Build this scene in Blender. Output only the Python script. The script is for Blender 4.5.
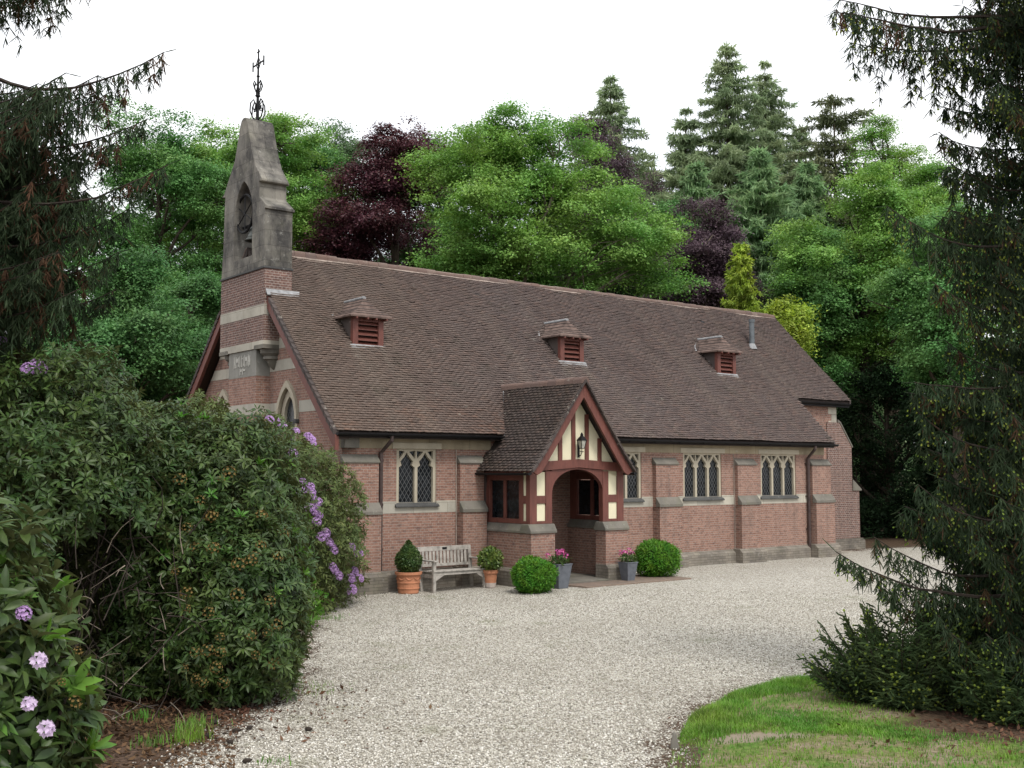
import bpy, bmesh, math, random
import numpy as np
from mathutils import Vector, Matrix

for o in list(bpy.data.objects):
    bpy.data.objects.remove(o)
scene = bpy.context.scene
COL = scene.collection
R = math.radians

# ------------------------------------------------------------------ camera
EYE = 2.6
cam_d = bpy.data.cameras.new('camera')
cam = bpy.data.objects.new('camera', cam_d)
COL.objects.link(cam)
cam.location = (0, 0, EYE)
cam.rotation_euler = (R(90) + math.atan2(88, 1128), 0, 0)
cam_d.sensor_width = 36
cam_d.lens = 36 * 1128 / 1024
cam_d.clip_start = 0.05
cam_d.clip_end = 2000
scene.camera = cam

# ------------------------------------------------------------------ light
SUN_EL, SUN_AZ = R(55), R(155)          # azimuth clockwise from +Y (the view direction)
world = bpy.data.worlds.new('World')
scene.world = world
world.use_nodes = True
wn = world.node_tree.nodes
wl = world.node_tree.links
wn.clear()
w_out = wn.new('ShaderNodeOutputWorld')
w_bg = wn.new('ShaderNodeBackground')
w_bg.inputs['Strength'].default_value = 0.1
w_sky = wn.new('ShaderNodeTexSky')
w_sky.sky_type = 'NISHITA'
w_sky.sun_disc = False
w_sky.sun_elevation = SUN_EL
w_sky.sun_rotation = SUN_AZ
w_sky.air_density = 1.0
w_sky.dust_density = 3.0
w_mix = wn.new('ShaderNodeMix')
w_mix.data_type = 'RGBA'
w_mix.inputs[0].default_value = 0.86     # a sky closed by bright high cloud
wl.new(w_sky.outputs[0], w_mix.inputs[6])
w_tc = wn.new('ShaderNodeTexCoord')
w_no = wn.new('ShaderNodeTexNoise')
w_no.inputs['Scale'].default_value = 2.2
w_no.inputs['Detail'].default_value = 5
wl.new(w_tc.outputs['Generated'], w_no.inputs['Vector'])
w_cr = wn.new('ShaderNodeValToRGB')
w_cr.color_ramp.elements[0].position = 0.3
w_cr.color_ramp.elements[0].color = (0.88, 0.92, 1.0, 1)
w_cr.color_ramp.elements[1].position = 0.6
w_cr.color_ramp.elements[1].color = (1, 1, 1, 1)
wl.new(w_no.outputs[0], w_cr.inputs[0])
w_mul = wn.new('ShaderNodeVectorMath')
w_mul.operation = 'SCALE'
w_mul.inputs['Scale'].default_value = 10.5
wl.new(w_cr.outputs[0], w_mul.inputs[0])
wl.new(w_mul.outputs[0], w_mix.inputs[7])
wl.new(w_mix.outputs[2], w_bg.inputs['Color'])
wl.new(w_bg.outputs[0], w_out.inputs['Surface'])

sun_d = bpy.data.lights.new('sun', 'SUN')
sun_d.energy = 1.5
sun_d.angle = R(14)
sun_d.color = (1.0, 0.96, 0.9)
sun = bpy.data.objects.new('sun', sun_d)
COL.objects.link(sun)
sd = Vector((math.sin(SUN_AZ) * math.cos(SUN_EL), math.cos(SUN_AZ) * math.cos(SUN_EL), math.sin(SUN_EL)))
sun.rotation_euler = (-sd).to_track_quat('-Z', 'Y').to_euler()
sun.location = sd * 60

scene.view_settings.view_transform = 'Standard'
scene.view_settings.look = 'None'
scene.view_settings.exposure = 0.64
scene.view_settings.gamma = 1
scene.view_settings.use_curve_mapping = False
scene.render.engine = 'CYCLES'
scene.cycles.use_denoising = True
scene.cycles.max_bounces = 6
scene.cycles.diffuse_bounces = 3
scene.cycles.transmission_bounces = 3
scene.cycles.transparent_max_bounces = 4

# ------------------------------------------------------------------ helpers
AX = R(90 - 52.08)                       # direction of the church's long side
S0, T0 = 11.7173, 20.8566
U = Vector((math.cos(AX), math.sin(AX), 0))
V = Vector((-math.sin(AX), math.cos(AX), 0))
O = U * S0 + V * T0


def W(s, t, z=0.0):
    return O + U * s + V * t + Vector((0, 0, z))


def sm(a, b, x):
    k = np.clip((x - a) / (b - a), 0, 1)
    return k * k * (3 - 2 * k)


def ground_z(x, y):
    """height of the ground: a gentle rise towards the porch, small swells"""
    x = np.asarray(x, float); y = np.asarray(y, float)
    dx = x - O.x; dy = y - O.y
    s = dx * U.x + dy * U.y; t = dx * V.x + dy * V.y
    z = (0.06 + 0.07 * sm(1.5, 5.0, s)) * sm(-9, -2.4, t) * (1 - sm(30, 60, s)) * sm(-12, -1, s)
    return z


def gz(x, y):
    return float(ground_z(x, y))


def tag(o, label=None, cat=None, group=None, kind=None):
    if label: o['label'] = label
    if cat: o['category'] = cat
    if group: o['group'] = group
    if kind: o['kind'] = kind
    return o


def empty(name, loc=(0, 0, 0), rz=0.0):
    o = bpy.data.objects.new(name, None)
    COL.objects.link(o)
    o.location = loc
    o.rotation_euler = (0, 0, rz)
    o.empty_display_size = 0.2
    return o


def link(name, me, mat=None, parent=None):
    o = bpy.data.objects.new(name, me)
    COL.objects.link(o)
    if mat is not None and not me.materials:
        me.materials.append(mat)
    if parent is not None: o.parent = parent
    return o


class MB:
    def __init__(self):
        self.v = []; self.f = []

    def add(self, vs, fs):
        n = len(self.v)
        self.v += [tuple(p) for p in vs]
        self.f += [tuple(i + n for i in f) for f in fs]
        return self

    def hexa(self, p):
        return self.add(p, [(0, 3, 2, 1), (4, 5, 6, 7), (0, 1, 5, 4), (1, 2, 6, 5), (2, 3, 7, 6), (3, 0, 4, 7)])

    def box(self, x0, x1, y0, y1, z0, z1):
        return self.hexa([(x0, y0, z0), (x1, y0, z0), (x1, y1, z0), (x0, y1, z0),
                          (x0, y0, z1), (x1, y0, z1), (x1, y1, z1), (x0, y1, z1)])

    def prism(self, poly, axis, d0, d1):
        """poly: 2D points; axis 's': (t,z) run along s; 't': (s,z) run along t; 'z': (s,t) run along z"""
        def m(a, b, d):
            return (d, a, b) if axis == 's' else (a, d, b) if axis == 't' else (a, b, d)
        n = len(poly)
        vs = [m(a, b, d0) for a, b in poly] + [m(a, b, d1) for a, b in poly]
        fs = [tuple(range(n))[::-1], tuple(range(n, 2 * n))]
        fs += [(i, (i + 1) % n, n + (i + 1) % n, n + i) for i in range(n)]
        return self.add(vs, fs)

    def tube(self, pts, rad, n=8, caps=True):
        pts = [Vector(p) for p in pts]
        if not hasattr(rad, '__len__'): rad = [rad] * len(pts)
        vs = []; fs = []
        prev = None
        for i, p in enumerate(pts):
            d = (pts[min(i + 1, len(pts) - 1)] - pts[max(i - 1, 0)]).normalized()
            if prev is None:
                a = d.cross(Vector((0, 0, 1)))
                if a.length < 0.1: a = d.cross(Vector((1, 0, 0)))
            else:
                a = prev - d * prev.dot(d)
            a.normalize(); b = d.cross(a); prev = a
            for k in range(n):
                an = 2 * math.pi * k / n
                vs.append(p + (a * math.cos(an) + b * math.sin(an)) * rad[i])
        for i in range(len(pts) - 1):
            for k in range(n):
                k2 = (k + 1) % n
                fs.append((i * n + k, i * n + k2, (i + 1) * n + k2, (i + 1) * n + k))
        if caps:
            fs.append(tuple(range(n))[::-1]); fs.append(tuple((len(pts) - 1) * n + k for k in range(n)))
        return self.add(vs, fs)

    def lathe(self, prof, n=20, c=(0, 0, 0), sq=None):
        vs = []; fs = []
        for r, z in prof:
            for k in range(n):
                an = 2 * math.pi * (k + 0.5) / n
                x, y = math.cos(an), math.sin(an)
                vs.append((c[0] + r * x, c[1] + r * y, c[2] + z))
        for i in range(len(prof) - 1):
            for k in range(n):
                k2 = (k + 1) % n
                fs.append((i * n + k, i * n + k2, (i + 1) * n + k2, (i + 1) * n + k))
        fs.append(tuple(range(n))[::-1]); fs.append(tuple((len(prof) - 1) * n + k for k in range(n)))
        return self.add(vs, fs)

    def build(self, name, mat, parent=None, bevel=0.0, smooth=False):
        me = bpy.data.meshes.new(name)
        me.from_pydata(self.v, [], self.f)
        bm = bmesh.new(); bm.from_mesh(me)
        bmesh.ops.recalc_face_normals(bm, faces=bm.faces)
        bm.to_mesh(me); bm.free()
        if smooth:
            me.polygons.foreach_set('use_smooth', [True] * len(me.polygons))
        o = link(name, me, mat, parent)
        if bevel:
            b = o.modifiers.new('bevel', 'BEVEL')
            b.width = bevel; b.segments = 2; b.limit_method = 'ANGLE'; b.angle_limit = R(40)
        return o


def build_each(mb, name, mat, parent=None, bevel=0.0):
    """every separate piece of the collected shape becomes a part of its own"""
    par = list(range(len(mb.v)))

    def root(i):
        while par[i] != i:
            par[i] = par[par[i]]; i = par[i]
        return i
    for f in mb.f:
        for i in f[1:]: par[root(i)] = root(f[0])
    groups = {}
    for f in mb.f: groups.setdefault(root(f[0]), []).append(f)
    for fs in groups.values():
        used = sorted({i for f in fs for i in f}); re_ = {i: k for k, i in enumerate(used)}
        MB().add([mb.v[i] for i in used], [tuple(re_[i] for i in f) for f in fs]).build(name, mat, parent, bevel=bevel)


def sheet(name, outer, holes, axis, d0, d1, mat, parent=None):
    """a wall or board of any outline with openings cut right through; axis as in MB.prism"""
    cu = bpy.data.curves.new(name, 'CURVE')
    cu.dimensions = '2D'; cu.fill_mode = 'BOTH'; cu.extrude = abs(d1 - d0) / 2
    for poly in [outer] + list(holes):
        sp = cu.splines.new('POLY')
        sp.points.add(len(poly) - 1)
        for i, (a, b) in enumerate(poly): sp.points[i].co = (a, b, 0, 1)
        sp.use_cyclic_u = True
    tmp = bpy.data.objects.new('tmp', cu)
    COL.objects.link(tmp)
    bpy.context.view_layer.update()
    me = bpy.data.meshes.new_from_object(tmp.evaluated_get(bpy.context.evaluated_depsgraph_get()))
    bpy.data.objects.remove(tmp)
    bpy.data.curves.remove(cu)
    mid = (d0 + d1) / 2
    for v in me.vertices:
        a, b, d = v.co.x, v.co.y, v.co.z + mid
        v.co = (d, a, b) if axis == 's' else (a, d, b) if axis == 't' else (a, b, d)
    bm = bmesh.new(); bm.from_mesh(me)
    bmesh.ops.remove_doubles(bm, verts=bm.verts, dist=1e-5)
    bmesh.ops.recalc_face_normals(bm, faces=bm.faces)
    bm.to_mesh(me); bm.free()
    me.materials.clear()
    me.polygons.foreach_set('use_smooth', [False] * len(me.polygons))
    me.name = name
    return link(name, me, mat, parent)


def lancet(c, w, z0, zs, n=7, k=1.0):
    """outline of a pointed-arch opening: centre c, width w, sill z0, springing zs"""
    h = w / 2
    r = h * (1 + k)
    L = []
    top = math.acos((r - h) / r)
    for i in range(n + 1):
        a = top * i / n
        L.append((c + h - r + r * math.cos(a), zs + r * math.sin(a)))
    Rr = [(2 * c - x, z) for x, z in L[:-1]][::-1]
    return [(c - h, z0), (c + h, z0)] + L + Rr


def rect(a0, a1, b0, b1):
    return [(a0, b0), (a1, b0), (a1, b1), (a0, b1)]


def mesh_np(name, verts, faces, mat=None, parent=None, smooth=False):
    """verts (N,3), faces (M,k) with k = 3 or 4"""
    me = bpy.data.meshes.new(name)
    verts = np.ascontiguousarray(verts, dtype=np.float32)
    faces = np.ascontiguousarray(faces, dtype=np.int32)
    k = faces.shape[1]
    me.vertices.add(len(verts)); me.vertices.foreach_set('co', verts.ravel())
    me.loops.add(faces.size); me.loops.foreach_set('vertex_index', faces.ravel())
    me.polygons.add(len(faces))
    me.polygons.foreach_set('loop_start', np.arange(0, faces.size, k, dtype=np.int32))
    me.polygons.foreach_set('loop_total', np.full(len(faces), k, dtype=np.int32))
    if smooth: me.polygons.foreach_set('use_smooth', np.ones(len(faces), dtype=bool))
    me.update(calc_edges=True)
    return link(name, me, mat, parent)


# ------------------------------------------------------------------ materials
class NT:
    def __init__(self, name):
        self.m = bpy.data.materials.new(name)
        self.m.use_nodes = True
        self.t = self.m.node_tree
        self.t.nodes.clear()
        self.out = self.n('ShaderNodeOutputMaterial')
        self.p = self.n('ShaderNodeBsdfPrincipled')
        self.l(self.p.outputs[0], self.out.inputs['Surface'])
        self.tc = self.n('ShaderNodeTexCoord')

    def n(self, t, **kw):
        x = self.t.nodes.new(t)
        for k, v in kw.items(): setattr(x, k, v)
        return x

    def l(self, a, b): self.t.links.new(a, b)

    def set(self, sock, v):
        if hasattr(v, 'is_output') or isinstance(v, bpy.types.NodeSocket): self.l(v, sock)
        elif isinstance(v, (tuple, list)) and len(v) == 3 and sock.type == 'RGBA': sock.default_value = (*v, 1)
        else: sock.default_value = v

    def noise(self, scale, vec=None, detail=4, rough=0.55, stretch=None):
        x = self.n('ShaderNodeTexNoise')
        x.inputs['Scale'].default_value = scale
        x.inputs['Detail'].default_value = detail
        x.inputs['Roughness'].default_value = rough
        vec = vec or self.tc.outputs['Object']
        if stretch:
            mp = self.n('ShaderNodeMapping'); mp.inputs['Scale'].default_value = stretch
            self.l(vec, mp.inputs[0]); vec = mp.outputs[0]
        self.l(vec, x.inputs['Vector'])
        return x.outputs[0]

    def ramp(self, fac, stops):
        x = self.n('ShaderNodeValToRGB')
        e = x.color_ramp.elements
        while len(e) < len(stops): e.new(0.5)
        for i, (p, c) in enumerate(stops):
            e[i].position = p
            e[i].color = (*c, 1) if hasattr(c, '__len__') else (c, c, c, 1)
        self.l(fac, x.inputs[0])
        return x.outputs[0]

    def mix(self, fac, a, b, mode='MIX'):
        x = self.n('ShaderNodeMix'); x.data_type = 'RGBA'; x.blend_type = mode
        self.set(x.inputs[0], fac); self.set(x.inputs[6], a); self.set(x.inputs[7], b)
        return x.outputs[2]

    def math(self, op, a, b=0.0, c=None):
        x = self.n('ShaderNodeMath'); x.operation = op
        self.set(x.inputs[0], a); self.set(x.inputs[1], b)
        if c is not None: self.set(x.inputs[2], c)
        return x.outputs[0]

    def sep(self, vec):
        x = self.n('ShaderNodeSeparateXYZ'); self.l(vec, x.inputs[0]); return x.outputs

    def comb(self, a, b, c=0.0):
        x = self.n('ShaderNodeCombineXYZ')
        for i, v in enumerate((a, b, c)): self.set(x.inputs[i], v)
        return x.outputs[0]

    def ramp_v(self, v, a, b, c, d):
        x = self.n('ShaderNodeMapRange')
        for i, k in enumerate((a, b, c, d)): x.inputs[i + 1].default_value = k
        self.l(v, x.inputs[0])
        return x.outputs[0]

    def rand(self):
        return self.n('ShaderNodeNewGeometry').outputs['Random Per Island']

    def hsv(self, col, h=0.5, s=1.0, v=1.0):
        x = self.n('ShaderNodeHueSaturation')
        self.set(x.inputs['Hue'], h); self.set(x.inputs['Saturation'], s); self.set(x.inputs['Value'], v)
        self.set(x.inputs['Color'], col)
        return x.outputs[0]

    def bump(self, h, strength=0.4, dist=0.01):
        x = self.n('ShaderNodeBump')
        x.inputs['Strength'].default_value = strength; x.inputs['Distance'].default_value = dist
        self.l(h, x.inputs['Height']); self.l(x.outputs[0], self.p.inputs['Normal'])

    def done(self, col, rough=0.8, spec=0.3, metal=0.0):
        self.set(self.p.inputs['Base Color'], col)
        self.set(self.p.inputs['Roughness'], rough)
        self.p.inputs['Specular IOR Level'].default_value = spec
        self.p.inputs['Metallic'].default_value = metal
        return self.m


def mat_brick(name, c1, c2, mortar, light=0.0):
    m = NT(name)
    ob = m.sep(m.tc.outputs['Object']); nn = m.sep(m.tc.outputs['Normal'])
    side = m.math('GREATER_THAN', m.math('ABSOLUTE', nn[0]), 0.7)
    a = m.math('ADD', m.math('MULTIPLY', ob[1], side), m.math('MULTIPLY', ob[0], m.math('SUBTRACT', 1.0, side)))
    wob = m.math('MULTIPLY', m.math('SUBTRACT', m.noise(1.3), 0.5), 0.012)
    flat = m.math('GREATER_THAN', m.math('ABSOLUTE', nn[2]), 0.7)
    zz = m.math('ADD', m.math('MULTIPLY', ob[1], flat), m.math('MULTIPLY', ob[2], m.math('SUBTRACT', 1.0, flat)))
    vec = m.comb(a, m.math('ADD', zz, wob))
    b = m.n('ShaderNodeTexBrick')
    b.offset = 0.5; b.squash = 0.5; b.squash_frequency = 2
    b.inputs['Scale'].default_value = 1
    b.inputs['Mortar Size'].default_value = 0.0062
    b.inputs['Mortar Smooth'].default_value = 0.25
    b.inputs['Bias'].default_value = -0.1
    b.inputs['Brick Width'].default_value = 0.205
    b.inputs['Row Height'].default_value = 0.059
    m.l(vec, b.inputs['Vector'])
    m.set(b.inputs['Color1'], c1); m.set(b.inputs['Color2'], c2); m.set(b.inputs['Mortar'], mortar)
    sp = m.noise(1.0, vec, detail=3, rough=0.7, stretch=(6.5, 17, 1))
    bc = m.mix(m.ramp(sp, [(0.36, 0.9), (0.47, 0.0)]), b.outputs['Color'], m.mix(0.62, b.outputs['Color'], (0.06, 0.045, 0.05)))
    bc = m.mix(m.ramp(sp, [(0.55, 0.0), (0.68, 0.6)]), bc, m.mix(0.6, bc, (0.42, 0.27, 0.21)))
    big = m.noise(0.55, detail=5)
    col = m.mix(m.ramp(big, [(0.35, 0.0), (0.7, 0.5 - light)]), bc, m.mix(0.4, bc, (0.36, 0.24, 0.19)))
    grime = m.ramp(m.noise(2.3, detail=6, stretch=(1, 1, 0.5)), [(0.5, 0.0), (0.78, 0.6)])
    col = m.mix(grime, col, m.mix(0.6, col, (0.10, 0.08, 0.07)))
    fine = m.noise(40, detail=3)
    col = m.mix(0.35, col, m.mix(1.0, col, m.ramp(fine, [(0.3, 0.55), (0.7, 1.35)]), 'MULTIPLY'))
    run = m.ramp(m.noise(2.4, vec, detail=6, rough=0.65, stretch=(1.6, 0.12, 1)), [(0.54, 0.0), (0.72, 0.7)])
    col = m.mix(run, col, m.mix(0.5, col, (0.11, 0.085, 0.075)))
    low = m.ramp(m.math('ADD', ob[2], m.math('MULTIPLY', m.noise(1.7), 0.7)), [(0.45, 0.6), (0.95, 0.0)])
    col = m.mix(low, col, m.mix(0.5, col, (0.13, 0.12, 0.10)))
    m.bump(m.math('SUBTRACT', m.math('MULTIPLY', fine, 0.3), b.outputs['Fac']), 0.6, 0.008)
    return m.done(col, 0.88, 0.25)


def mat_stone(name, base, dark, amount=0.5, scale=1.6, joints=None, green=0.0, spots=0.35, sharp=False):
    m = NT(name)
    n1 = m.noise(scale, detail=7, rough=0.65, stretch=(1, 1, 0.55))
    n2 = m.noise(14, detail=5)
    col = m.mix(m.ramp(n1, [(0.38, 0.0), (0.62, 0.9)] if sharp else [(0.55 - amount * 0.35, 0.0), (0.75, 1.0)]), base, dark)
    col = m.mix(m.ramp(n2, [(0.35, 0.0), (0.75, 0.5)]), col, m.mix(0.5, col, base))
    lich = m.ramp(m.noise(9, detail=6, rough=0.7), [(0.6, 0.0), (0.68, spots)])
    col = m.mix(lich, col, (0.46, 0.46, 0.42))
    if green:
        col = m.mix(m.ramp(m.noise(2.1, detail=5), [(0.5, 0.0), (0.7, green)]), col, (0.15, 0.16, 0.07))
    h = m.noise(30, detail=5)
    if joints:
        ob = m.sep(m.tc.outputs['Object']); nn = m.sep(m.tc.outputs['Normal'])
        side = m.math('GREATER_THAN', m.math('ABSOLUTE', nn[0]), 0.7)
        a = m.math('ADD', m.math('MULTIPLY', ob[1], side), m.math('MULTIPLY', ob[0], m.math('SUBTRACT', 1.0, side)))
        b = m.n('ShaderNodeTexBrick')
        b.inputs['Scale'].default_value = 1
        b.inputs['Mortar Size'].default_value = 0.006
        b.inputs['Brick Width'].default_value = joints[0]; b.inputs['Row Height'].default_value = joints[1]
        m.l(m.comb(a, m.math('ADD', ob[2], 0.07)), b.inputs['Vector'])
        m.set(b.inputs['Color1'], 0.75 if False else (0.78, 0.78, 0.78)); m.set(b.inputs['Color2'], (1.18, 1.16, 1.12)); m.set(b.inputs['Mortar'], (0.55, 0.53, 0.5))
        col = m.mix(0.8, col, b.outputs['Color'], 'MULTIPLY')
        h = m.math('SUBTRACT', m.math('MULTIPLY', h, 0.7), b.outputs['Fac'])
    m.bump(h, 0.5, 0.012)
    return m.done(col, 0.9, 0.2)


def mat_plain(name, col, rough=0.6, spec=0.4, var=0.25, scale=8, metal=0.0, bump=0.15, dark=None, stretch=None):
    m = NT(name)
    n = m.noise(scale, detail=6, rough=0.6, stretch=stretch)
    dk = dark or tuple(c * (1 - var * 1.6) for c in col)
    lt = tuple(min(1, c * (1 + var)) for c in col)
    c = m.ramp(n, [(0.28, dk), (0.5, col), (0.74, lt)])
    r = m.math('ADD', rough - 0.1, m.math('MULTIPLY', n, 0.2))
    if bump: m.bump(m.noise(scale * 4, detail=4, stretch=stretch), bump, 0.006)
    return m.done(c, r, spec, metal)


def mat_tile(name, cols, moss=0.0, red_eaves=False, gain=0.78):
    """plain clay tiles: every tile (mesh island) has a tint of its own"""
    m = NT(name)
    r = m.rand()
    c = m.ramp(r, [(i / (len(cols) - 1), x) for i, x in enumerate(cols)])
    c = m.mix(0.35, c, tuple(sum(x[i] for x in cols) / len(cols) for i in range(3)))
    big = m.noise(0.5, detail=5)
    c = m.mix(m.ramp(big, [(0.4, 0.0), (0.66, 0.6)]), c, m.mix(0.5, c, (0.18, 0.155, 0.148)))
    # weathering runs down the slope
    st = m.noise(1.5, detail=4, stretch=(1.0, 0.10, 0.10))
    c = m.mix(m.ramp(st, [(0.52, 0.0), (0.72, 0.55)]), c, m.mix(0.6, c, (0.27, 0.22, 0.18)))
    if red_eaves:
        ob = m.sep(m.tc.outputs['Object'])
        z = m.math('ADD', ob[2], m.math('MULTIPLY', m.noise(1.1, detail=4), 1.1))
        k = m.math('MULTIPLY', m.ramp(z, [(0.0, 1.0), (1.0, 1.0)]), 1.0)
        e = m.n('ShaderNodeMapRange'); e.inputs[1].default_value = 4.75; e.inputs[2].default_value = 4.1
        m.l(z, e.inputs[0])
        w = m.n('ShaderNodeMapRange'); w.inputs[1].default_value = 7.0; w.inputs[2].default_value = 3.8
        m.l(ob[0], w.inputs[0])
        f = m.math('MULTIPLY', m.math('MULTIPLY', e.outputs[0], w.outputs[0]), m.ramp(m.math('FRACT', m.math('MULTIPLY', r, 7.3)), [(0.3, 0.1), (0.8, 0.75)]))
        c = m.mix(m.math('MULTIPLY', m.math('MULTIPLY', f, m.ramp(m.noise(1.3, detail=4), [(0.45, 0.1), (0.6, 1.0)])), 0.85), c, (0.30, 0.15, 0.10))
        # paler, lichened bay next to the west verge
        w2 = m.n('ShaderNodeMapRange'); w2.inputs[1].default_value = 6.5; w2.inputs[2].default_value = 0.0
        m.l(ob[0], w2.inputs[0])
        c = m.mix(m.math('MULTIPLY', w2.outputs[0], 0.40), c, (0.225, 0.165, 0.12))
    if red_eaves:
        up = m.n('ShaderNodeMapRange'); up.inputs[1].default_value = 5.55; up.inputs[2].default_value = 3.9; up.inputs[3].default_value = 1.0; up.inputs[4].default_value = 0.15
        m.l(ob[2], up.inputs[0])
        under = m.math('LESS_THAN', ob[2], 5.6)
        tot = None
        for sc0, wd in ((1.25, .22), (1.95, .2), (7.5, .22), (8.2, .2), (13.63, .22), (14.35, .2)):
            q = m.math('SUBTRACT', 1.0, m.math('DIVIDE', m.math('ABSOLUTE', m.math('SUBTRACT', ob[0], sc0)), wd))
            q = m.math('MAXIMUM', q, 0.0)
            tot = q if tot is None else m.math('ADD', tot, q)
        flue = m.math('MAXIMUM', m.math('SUBTRACT', 1.0, m.math('DIVIDE', m.math('ABSOLUTE', m.math('SUBTRACT', ob[0], 16.5)), 0.22)), 0.0)
        flue = m.math('MULTIPLY', flue, m.math('LESS_THAN', ob[2], 6.5))
        tot = m.math('ADD', m.math('MULTIPLY', m.math('MULTIPLY', tot, under), up.outputs[0]), m.math('MULTIPLY', flue, 0.7))
        tot = m.math('MULTIPLY', tot, m.ramp(m.noise(4, detail=5, stretch=(1, .4, .4)), [(0.35, 0.25), (0.65, 1.0)]))
        c = m.mix(m.math('MULTIPLY', tot, 0.6), c, (0.27, 0.225, 0.185))
        c = m.mix(m.ramp(m.noise(1.9, detail=7, rough=0.7), [(0.57, 0.0), (0.70, 0.55)]), c, (0.075, 0.068, 0.05))
    lich = m.ramp(m.noise(5.5, detail=7, rough=0.75), [(0.615, 0.0), (0.66, 0.8)])
    c = m.mix(lich, c, (0.36, 0.33, 0.28))
    if moss:
        c = m.mix(m.ramp(m.noise(3.2, detail=6), [(0.52, 0.0), (0.7, moss)]), c, (0.10, 0.10, 0.04))
    m.bump(m.noise(60, detail=3), 0.25, 0.004)
    return m.done(m.hsv(c, 0.5, 1.0, gain), 0.85, 0.25)


def mat_glass(name, pitch=0.105, lw=0.065):
    """dark leaded glazing: diamond quarries between grey cames"""
    m = NT(name)
    ob = m.sep(m.tc.outputs['Object']); nn = m.sep(m.tc.outputs['Normal'])
    side = m.math('GREATER_THAN', m.math('ABSOLUTE', nn[0]), 0.7)
    a = m.math('ADD', m.math('MULTIPLY', ob[1], side), m.math('MULTIPLY', ob[0], m.math('SUBTRACT', 1.0, side)))
    z = m.math('MULTIPLY', ob[2], 0.66)
    L = []
    for s in (1, -1):
        q = m.math('DIVIDE', m.math('ADD', a, m.math('MULTIPLY', z, s)), pitch)
        fr = m.math('ABSOLUTE', m.math('SUBTRACT', m.math('FRACT', m.math('ADD', q, 100.0)), 0.5))
        L.append(m.math('LESS_THAN', fr, lw))
    lead = m.math('MAXIMUM', L[0], L[1])
    cell = m.noise(9, detail=1)
    g = m.ramp(cell, [(0.35, (0.004, 0.005, 0.006)), (0.65, (0.014, 0.017, 0.02))])
    col = m.mix(lead, g, (0.085, 0.088, 0.09))
    m.bump(m.math('ADD', m.math('MULTIPLY', cell, 0.8), m.math('MULTIPLY', lead, 0.6)), 0.25, 0.006)
    return m.done(col, m.math('ADD', 0.12, m.math('MULTIPLY', lead, 0.5)), 0.22)


def mat_leaf(name, cols, trans=0.35, rough=0.5, spec=0.35, vary=0.12, clump=0.45, under=None):
    """foliage: a tint per leaf, and slow changes of tint from clump to clump"""
    m = NT(name)
    r = m.rand()
    c = m.ramp(r, [(i / max(1, len(cols) - 1), x) for i, x in enumerate(cols)])
    big = m.noise(clump, detail=3)
    spray = m.noise(clump * 3.2, detail=4, rough=0.6)
    c = m.hsv(c, m.math('ADD', 0.5, m.math('MULTIPLY', m.math('SUBTRACT', big, 0.5), -vary)), 1.0,
              m.math('MULTIPLY', m.math('ADD', 0.72, m.math('MULTIPLY', big, 0.56)), m.ramp_v(spray, 0.3, 0.7, 0.55, 1.45)))
    if under is not None:
        g = m.n('ShaderNodeNewGeometry')
        c = m.mix(m.math('MULTIPLY', g.outputs['Backfacing'], 0.6), c, under)
    m.done(c, rough, spec)
    t = m.n('ShaderNodeBsdfTranslucent')
    m.l(m.hsv(c, 0.49, 1.1, 1.25), t.inputs['Color'])
    x = m.n('ShaderNodeMixShader')
    x.inputs[0].default_value = trans
    m.l(m.p.outputs[0], x.inputs[1]); m.l(t.outputs[0], x.inputs[2])
    m.l(x.outputs[0], m.out.inputs['Surface'])
    return m.m


M = {}
M['brick'] = mat_brick('brick', (0.235, 0.120, 0.090), (0.315, 0.178, 0.135), (0.335, 0.285, 0.24))
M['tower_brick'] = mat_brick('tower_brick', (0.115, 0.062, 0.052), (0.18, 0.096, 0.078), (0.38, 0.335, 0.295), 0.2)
M['panel'] = mat_stone('panel_stone', (0.27, 0.262, 0.235), (0.17, 0.165, 0.145), 0.45)
M['letters'] = mat_stone('lettering_stone', (0.44, 0.43, 0.39), (0.32, 0.31, 0.28), 0.3)
M['band'] = mat_stone('band_stone', (0.44, 0.415, 0.355), (0.27, 0.255, 0.215), 0.35, joints=(0.9, 0.5))
M['frieze'] = mat_stone('frieze_stone', (0.34, 0.29, 0.205), (0.18, 0.15, 0.105), 0.4, joints=(1.1, 0.6))
M['frame_stone'] = mat_stone('frame_stone', (0.42, 0.375, 0.29), (0.28, 0.25, 0.19), 0.2)
M['cap'] = mat_stone('cap_stone', (0.185, 0.17, 0.145), (0.085, 0.083, 0.073), 0.5, green=0.2)
M['plinth'] = mat_stone('plinth_stone', (0.25, 0.225, 0.19), (0.10, 0.09, 0.08), 0.55, joints=(0.24, 0.067), green=0.15)
M['bell_stone'] = mat_stone('bellcote_stone', (0.22, 0.207, 0.182), (0.036, 0.035, 0.036), 0.8, scale=1.9, sharp=True, joints=(0.52, 0.36), green=0.08)
M['sill'] = mat_stone('sill_slate', (0.085, 0.085, 0.082), (0.05, 0.05, 0.05), 0.4)
M['tile'] = mat_tile('roof_tile', [(0.115, 0.086, 0.080), (0.155, 0.118, 0.108), (0.205, 0.155, 0.138), (0.14, 0.114, 0.108), (0.24, 0.165, 0.138), (0.125, 0.098, 0.093)], red_eaves=True)
M['porch_tile'] = mat_tile('porch_tile', [(0.075, 0.06, 0.055), (0.11, 0.085, 0.075), (0.15, 0.115, 0.095), (0.10, 0.08, 0.072), (0.18, 0.12, 0.095)], moss=0.12)
M['ridge'] = mat_tile('ridge_tile', [(0.16, 0.10, 0.082), (0.21, 0.135, 0.108), (0.14, 0.095, 0.085), (0.26, 0.19, 0.155)])
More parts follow.
